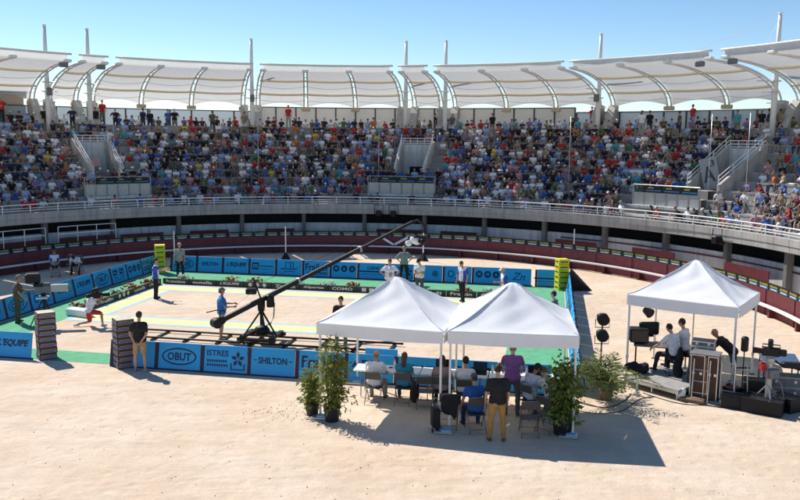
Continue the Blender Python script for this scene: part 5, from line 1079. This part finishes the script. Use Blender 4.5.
t = thing('side_table', 'low white-topped table behind the video camera, right of the single tent', 'table', (10.35, 21.2, 0), -.25); MB().use('tabletop').box((0, 0, .92), (.95, .8, .04), R=Matrix.Rotation(.10, 3, 'X'), bev=.008).build('tabletop', t)
for x in (-.42, .42):
    for y in (-.34, .34): MB().use('casegrey').cyl((x, y, 0), (x, y, .87), .02, n=6).build('leg', t)
road_case((10.30, 20.75, 0), (.95, .5, .30), -.25, 'grey plastic crate, lower one behind the flight cases', 'casegrey', 'steelgrey', 'grey_crate', 'grey crates'); road_case((10.30, 20.76, .305), (.95, .5, .28), -.22, 'grey plastic crate, upper one behind the flight cases', 'casegrey', 'steelgrey', 'grey_crate', 'grey crates')
road_case((9.35, 20.25, 0), (.6, .45, .62), -.3, 'black equipment trunk behind the large flight case', 'black', 'black', 'flight_case', 'black flight cases')
tag(MB().use('maroon').box((8.86, 20.55, .16), (.4, .34, .3), .3, bev=.02).build('red_toolbox'), 'dark red toolbox between the hand truck and the flight cases', 'box')
t = thing('round_lamp', 'small black lamp hung under the rear eave of the single tent', 'lamp', (7.2, 23.0, 1.86), .5); MB().use('black').cyl((0, 0, 0), (0, -.22, -.08), .10, .15, 12).build('lamp_head', t)
t = thing('parasol', 'pale green parasol seen beneath the eave of the single tent', 'parasol', (9.35, 24.9, 0)); MB().use('alu').cyl((0, 0, 0), (0, 0, 1.95), .022, n=8).build('pole', t); q = MB().use('greenum'); n = 8
rows = [[(r*math.cos(6.2832*i/n), r*math.sin(6.2832*i/n), z) for i in range(n+1)] for r, z in ((.02, 2.12), (.6, 1.98), (1.15, 1.78), (1.16, 1.62))]; q.grid(rows).build('canopy', t); MB().use('rubber').cyl((0, 0, 0), (0, 0, .1), .25, n=16).build('base', t)
t = thing('crowd_barrier', 'bent white tube barrier end beside the deck and the potted palm', 'barrier', (6.35, 20.75, 0)); MB().use('whitepaint').tube([(-.55, .5, .62), (0, 0, .36), (.02, -.02, .33), (.03, -.03, .01)], .026, 8).build('tube', t); MB().use('alu').box((.03, -.03, .012), (.14, .14, .02)).build('foot_plate', t)
for pts, lab in (([(6.6, 20.9), (6.9, 20.45), (7.2, 20.1), (7.5, 19.95), (7.9, 19.9), (8.3, 19.7)], 'thin black cable along the deck front'), ([(4.3, 19.6), (4.7, 19.3), (5.1, 19.22), (5.6, 19.4), (6.0, 19.9), (6.4, 20.4), (6.9, 20.6)], 'thin cable running from the potted bush to the deck'), ([(4.5, 20.2), (5.0, 19.75), (5.4, 19.72), (5.9, 20.2), (6.3, 20.9)], 'thin cable passing behind the potted palm to the deck')):
    sp_ = []; q = [Vector((x, y, .012)) for x, y in pts]; q = [q[0]]+q+[q[-1]]
    for a, b, c, d in zip(q, q[1:], q[2:], q[3:]):
        for k in range(6): u_ = k/6; sp_.append(.5*((2*b)+(c-a)*u_+(2*a-5*b+4*c-d)*u_*u_+(3*b-a-3*c+d)*u_**3))
    tag(MB().use('black').tube(sp_, .011, 5).build('cable', smooth=True), lab, 'cable', 'cables on the sand')
# ================================================================== SPECTATORS
rc = random.Random(2024)
PAL = [('white', (.74, .75, .78), 22), ('pale blue', (.26, .38, .62), 11), ('navy', (.012, .018, .06), 19), ('blue', (.025, .10, .36), 9), ('black', (.009, .009, .011), 25), ('grey', (.10, .10, .105), 6), ('red', (.42, .02, .022), 8), ('beige', (.27, .21, .14), 5), ('turquoise', (.05, .28, .36), 3),
       ('pink', (.50, .24, .25), 4), ('orange', (.50, .14, .04), 2), ('lilac', (.18, .14, .30), 3), ('olive', (.09, .09, .045), 3), ('green', (.035, .17, .06), 1.5), ('yellow', (.55, .44, .08), .9), ('maroon', (.13, .02, .03), 3.5)]
def pick_shirt():
    r = rc.uniform(0, sum(p[2] for p in PAL))
    for p in PAL:
        r -= p[2]
        if r <= 0: return p
    return PAL[0]
SITC = dict(detail=False, vox=.032, seat=.46, h=1.72)
POSES = [dict(LL=((-.2, .95, -.12), (0, .1, -1)), RL=((.2, .95, -.12), (0, .1, -1)), LA=((-.25, .45, -.85), (.35, .85, -.3)), RA=((.25, .45, -.85), (-.35, .85, -.3)), lean=10),
         dict(LL=((-.3, .9, -.12), (.05, .15, -1)), RL=((.25, .95, -.12), (0, -.1, -1)), LA=((-.2, .6, -.7), (.6, .6, .1)), RA=((.2, .6, -.7), (-.6, .6, .0)), lean=4, fat=1.12),
         dict(LL=((-.15, .95, -.12), (.1, .2, -1)), RL=((.15, .95, -.12), (-.05, .25, -1)), LA=((-.1, .6, -.75), (.2, .9, -.35)), RA=((.1, .6, -.75), (-.2, .9, -.35)), lean=28, head=(-16, 0)),
         dict(LL=((-.22, .95, -.1), (0, .1, -1)), RL=((.18, .95, .02), (-.3, .35, -.9)), LA=((-.35, .2, -.9), (.2, .8, -.5)), RA=((.3, .5, -.7), (-.55, .5, .65)), lean=6, head=(4, 18)),
         dict(LL=((-.2, .95, -.12), (0, .1, -1)), RL=((.2, .95, -.12), (0, .1, -1)), LA=((-.3, .35, -.9), (.3, .85, -.4)), RA=((.3, .35, -.9), (-.2, .9, -.4)), lean=7, head=(2, -22), female=True)]
HEADS = ['short', 'cap', 'fringe', 'long', 'hat']
VAR = []
for i, ps in enumerate(POSES):
    for j in range(3):
        hd = ['short', 'cap', 'short', 'cap', 'hat', 'short', 'fringe', 'cap', 'short', 'short', 'cap', 'fringe', 'long', 'bob', 'cap'][i*3+j]
        P = figure(hair=hd, legs='trousers' if (i+j) % 3 == 0 else 'shorts', sleeve=.65 if j != 1 else .3, **{**SITC, **ps})
        VAR.append((P, hd, {k: ([q.mesh(k, True) for q in v] if isinstance(v, list) else v.mesh(k, True)) for k, v in P.items()}))
SVAR = []
for i, ps in enumerate((dict(LA=((-.2, .05, -1), (-.05, .3, -1))), dict(LA=((-.5, .1, -.7), (.75, .45, -.1)), RA=((.5, .1, -.7), (-.75, .45, -.1))), dict(LA=((-.7, -.15, -.7), (.68, .35, -.6)), RA=((.7, -.15, -.7), (-.68, .35, -.6)), fat=1.1))):
    P = figure(detail=False, vox=.032, hair=['short', 'cap', 'short'][i], legs=['trousers', 'shorts', 'trousers'][i], **ps); SVAR.append((P, ['short', 'cap', 'short'][i], {k: ([q.mesh(k, True) for q in v] if isinstance(v, list) else v.mesh(k, True)) for k, v in P.items()}))
HAIRC = [('dark hair', (.02, .015, .012), 5), ('brown hair', (.08, .045, .025), 4), ('grey hair', (.30, .29, .28), 4), ('fair hair', (.28, .18, .08), 1)]
CAPC = [('white', (.72, .72, .72), 6), ('beige', (.45, .37, .26), 3), ('navy', (.02, .03, .09), 2), ('red', (.45, .02, .02), 1.5), ('black', (.015, .015, .015), 2), ('blue', (.04, .14, .4), 1.5)]
def wpick(lst):
    r = rc.uniform(0, sum(p[2] for p in lst))
    for p in lst:
        r -= p[2]
        if r <= 0: return p
    return lst[0]
LEGC = [NAVY, (.02, .02, .024), (.20, .16, .11), (.08, .085, .10), (.03, .045, .10), (.36, .34, .30)]
CLN = ['navy', 'black', 'beige', 'grey', 'denim', 'white']
ORD = ['front', 'second', 'third', 'fourth', 'fifth', 'sixth', 'seventh', 'eighth', 'ninth', 'tenth', 'top']
def zone(a):
    for lo, hi, nm in ((131, 160, 'left of the pink-panel stairwell'), (121, 131, 'around the pink-panel stairwell'), (104, 121, 'right of the pink-panel stairwell'), (86.5, 104, 'left of the middle stairwell'), (75, 86.5, 'around the middle stairwell'),
                       (55.6, 75, 'right of the middle stairwell'), (42, 55.6, 'left of the A3 stairwell'), (30.9, 42, 'around the A3 stairwell'), (-20, 30.9, 'right of the A3 stairwell')):
        if lo <= a < hi: return nm
STD = [(134.9, 'red'), (130.6, 'black'), (127.2, 'navy'), (124.4, 'black'), (123.1, 'red'), (121.9, 'black'), (118.4, 'navy'), (117.5, 'black'), (115.2, 'blue'), (114.3, 'black'), (109.3, 'olive'), (105, 'beige'), (98.9, 'red'), (78.3, 'black'), (75.9, 'grey'), (70.3, 'black'), (57.3, 'red'), (50.1, 'white'), (49.1, 'black'),
       (45.3, 'olive'), (44.5, 'red'), (38.2, 'turquoise'), (35.3, 'black'), (34.4, 'navy'), (33.1, 'beige'), (29.6, 'black'), (28.6, 'white'), (25.4, 'red')]
people = []
def blocked(k, a):
    for (a0, a1) in PITS:
        if 3 <= k <= 7 and a1-1.3 < a < a0+1.3: return True
        if 0 <= k <= 7 and (a1-2.9 < a < a1-1.2) and rc.random() < .85: return True       # the aisle of steps beside each stairwell
    if k in (1, 2, 3) and 31.2 < a < 36.4: return True                 # kept clear before the lettered panel
    for (a0, a1) in BAL:
        if k == 1 and a1-.5 < a < a0+.5: return True
    return False
def dens(k, a):
    if a > 33: d = .985 if k < 9 else .96
    else: d = .66 if k < 8 else .7
    if 33 < a < 46 and k < 3: d = .72
    if a > 131 and k > 7: d *= .9
    if k == 0: d *= .62 if a > 33 else .8
    return d
for k in range(11):
    R = row_R(k)+.24; step = math.degrees(.445/R); a = 12+rc.uniform(0, step); amax = 148-.9*k
    row = []
    while a < amax:
        if k in (9, 10) and any(abs(a-s_[0]) < .38 for s_ in STD): a += step; continue
        if not blocked(k, a) and rc.random() < dens(k, a): row.append(a+rc.uniform(-.12, .12)*step)
        a += step*rc.uniform(.92, 1.12)
    row.reverse(); rec = []
    for a in row:
        v = rc.randrange(len(VAR)); hd = VAR[v][1]; rec.append(dict(a=a, k=k, R=R+rc.uniform(-.05, .13), z=row_Z(k)-.48+(.46 if k == 2 and any(e1-.3 < a < e0+.3 for e0, e1 in BAL) else 0), v=v, hd=hd, sh=(rc.choice([PAL[6], PAL[9], PAL[0], PAL[6]]) if k == 0 and a > 122 and rc.random() < .6 else pick_shirt()), hair=wpick(HAIRC), cap=wpick(CAPC), leg=rc.choice(LEGC), skin=rc.randrange(5), rz=rc.gauss(0, .34), stand=False, sc=rc.uniform(.78, .93)))
    for i, p in enumerate(rec): p['nb'] = (rec[i-1]['sh'][0] if i else None, rec[i+1]['sh'][0] if i+1 < len(rec) else None, rec[i-2]['sh'][0] if i > 1 else None, rec[i+2]['sh'][0] if i+2 < len(rec) else None)
    people += rec
pd = {p[0]: p for p in PAL}
for a, cname in STD:
    people.append(dict(a=a, k=11, R=30.85 if cname == 'red' else 29.95, z=row_Z(10) if cname == 'red' else row_Z(9), v=rc.choice([0, 0, 0, 1, 2]), sh=pd[cname], hair=wpick(HAIRC), cap=wpick(CAPC), leg=rc.choice(LEGC), skin=rc.randrange(5), rz=rc.gauss(0, .5), stand=True, sc=rc.uniform(.86, .96), nb=(None,)*4))
CAMP = Vector((0, 0, CAM_H))
for p in people:
    p['pos'] = pol(p['a'], p['R'], p['z']); d = (p['pos']-CAMP).length; x = p['pos'].x/max(1, p['pos'].y)
    p['score'] = (1/d)*(1.35 if p['k'] == 0 else 1)*(1.4 if p['stand'] else 1) if abs(x) < .515 else 0
people.sort(key=lambda p: -p['score'])
indiv, rest = people[:300], people[300:]
def headword(p, hd):
    if hd in ('cap', 'hat'): return p['cap'][0]+' '+hd
    if hd == 'fringe': return 'balding head'
    return ('long ' if hd == 'long' else '')+p['hair'][1-1]
def labels_for(p, hd):
    hw = headword(p, hd); n = p['nb']; z_ = zone(p['a'])
    if p['stand']:
        yield f"standing, {p['sh'][0]} top, {hw}, at the top fence {z_}"
        yield f"standing, {p['sh'][0]} top, {CLN[LEGC.index(p['leg'])]} legwear, {hw}, at the top fence {z_}"
        return
    b = f"{p['sh'][0]} shirt, {hw}, {ORD[p['k']]} row {z_}"
    yield b
    if n[0] and n[1]: yield f"{p['sh'][0]} shirt, {hw}, between {n[0]} and {n[1]} shirts, {ORD[p['k']]} row {z_}"
    if n[0] and n[3]: yield f"{p['sh'][0]} shirt, {hw}, {n[0]} shirt left, {n[1]} then {n[3]} right, {ORD[p['k']]} row"
cand = []; cnt = {}
allpeople = people
for p in allpeople:
    hd = (SVAR if p['stand'] else VAR)[p['v']][1]; p['labs'] = list(labels_for(p, hd))
    for l in p['labs']: cnt[l] = cnt.get(l, 0)+1
used = set()
for p in indiv:
    lab = next((l for l in p['labs'] if cnt[l] == 1 and len(l.split()) <= 16), None) or min(p['labs'], key=lambda l: (cnt[l], len(l.split()) > 16)); lab = lab if len(lab.split()) <= 16 else p['labs'][0]
    P, hd, ME = (SVAR if p['stand'] else VAR)[p['v']]
    root = link('spectator', ME['body'], None, p['pos'], rad(p['a']+90)+p['rz']); root.scale = (p['sc'],)*3; colorize(root, SKINS[p['skin']]); tag(root, lab, 'spectator', 'spectators in the stand')
    for k, me in ME.items():
        if k == 'body': continue
        for q in (me if isinstance(me, list) else [me]):
            o = link(k, q, root); colorize(o, {'shirt': p['sh'][1], 'trousers': p['leg'], 'shorts': p['leg'], 'shoe': (.2, .2, .22), 'hair': p['hair'][1], 'cap': p['cap'][1], 'hat': p['cap'][1]}[k])
# everyone else, farther off: one mass
VS, FS, CS, off = [], [], [], 0
cache = {}
for p in rest:
    key = (p['stand'], p['v'])
    if key not in cache:
        P, hd, ME = (SVAR if p['stand'] else VAR)[p['v']]; parts = []
        for k, m in P.items():
            for q in (m if isinstance(m, list) else [m]): parts.append((k, np.array(q.v), [tuple(f) for f in q.f]))
        cache[key] = parts
    th = rad(p['a']+90)+p['rz']; Rm = np.array([[math.cos(th), -math.sin(th), 0], [math.sin(th), math.cos(th), 0], [0, 0, 1]])*p['sc']
    for k, v, f in cache[key]:
        c = {'body': SKINS[p['skin']], 'shirt': p['sh'][1], 'trousers': p['leg'], 'shorts': p['leg'], 'shoe': (.2, .2, .22), 'hair': p['hair'][1], 'cap': p['cap'][1], 'hat': p['cap'][1]}[k]
        VS.append(v@Rm.T+np.array(p['pos'])); CS.append(np.tile(np.array([*c, 1.]), (len(v), 1))); FS.append((f, off)); off += len(v)
vv = np.concatenate(VS); cc = np.concatenate(CS)
lt, li = [], []
for f, o in FS:
    for q in f: lt.append(len(q)); li.extend([i+o for i in q])
me = bpy.data.meshes.new('crowd'); me.vertices.add(len(vv)); me.vertices.foreach_set('co', vv.astype(np.float32).ravel()); me.loops.add(len(li)); me.loops.foreach_set('vertex_index', li)
me.polygons.add(len(lt)); ls = np.concatenate([[0], np.cumsum(lt)[:-1]]); me.polygons.foreach_set('loop_start', ls.astype(np.int32)); me.polygons.foreach_set('loop_total', np.array(lt, dtype=np.int32)); me.polygons.foreach_set('use_smooth', [True]*len(lt)); me.update(calc_edges=True)
at_ = me.color_attributes.new('Col', 'FLOAT_COLOR', 'POINT'); at_.data.foreach_set('color', cc.astype(np.float32).ravel()); me.materials.append(M['crowd'])
cr = link('crowd', me); tag(cr, 'rest of the seated crowd in mixed summer clothes filling the far rows', 'crowd', None, 'stuff')
# white cushions and bags left on empty sunlit seats
for i in range(16):
    k = i//2; a = rc.uniform(13, 30); tag(MB().use('tabletop' if i % 2 else 'blueline').box((0, 0, .035), (.42, .36, .07), bev=.02).build('seat_cushion', None, False, pol(a, row_R(k)+.28, row_Z(k)), rad(a+90)), ('white' if i % 2 else 'pale blue')+' cushion on an empty seat right of the A3 stairwell, '+ORD[k]+' row', 'cushion', 'cushions on empty seats')

rq = random.Random(77); pb = MB().use('sandstone')
for i in range(520):
    y = 12.5+11*rq.random()**1.3; x = rq.uniform(-.62, .62)*y; r = rq.uniform(.006, .016)
    if rq.random() < .3: x, y = rq.gauss(-2.6, .7), rq.gauss(19.2, .35)
    pb.ell((x, y, r*.4), (r*rq.uniform(.8, 1.6), r, r*.7), Matrix.Rotation(rq.uniform(0, 3), 3, 'Z'), 6, 4)
tag(pb.build('pebbles'), 'small stones and bits of bark scattered on the sand', 'pebbles', None, 'stuff')
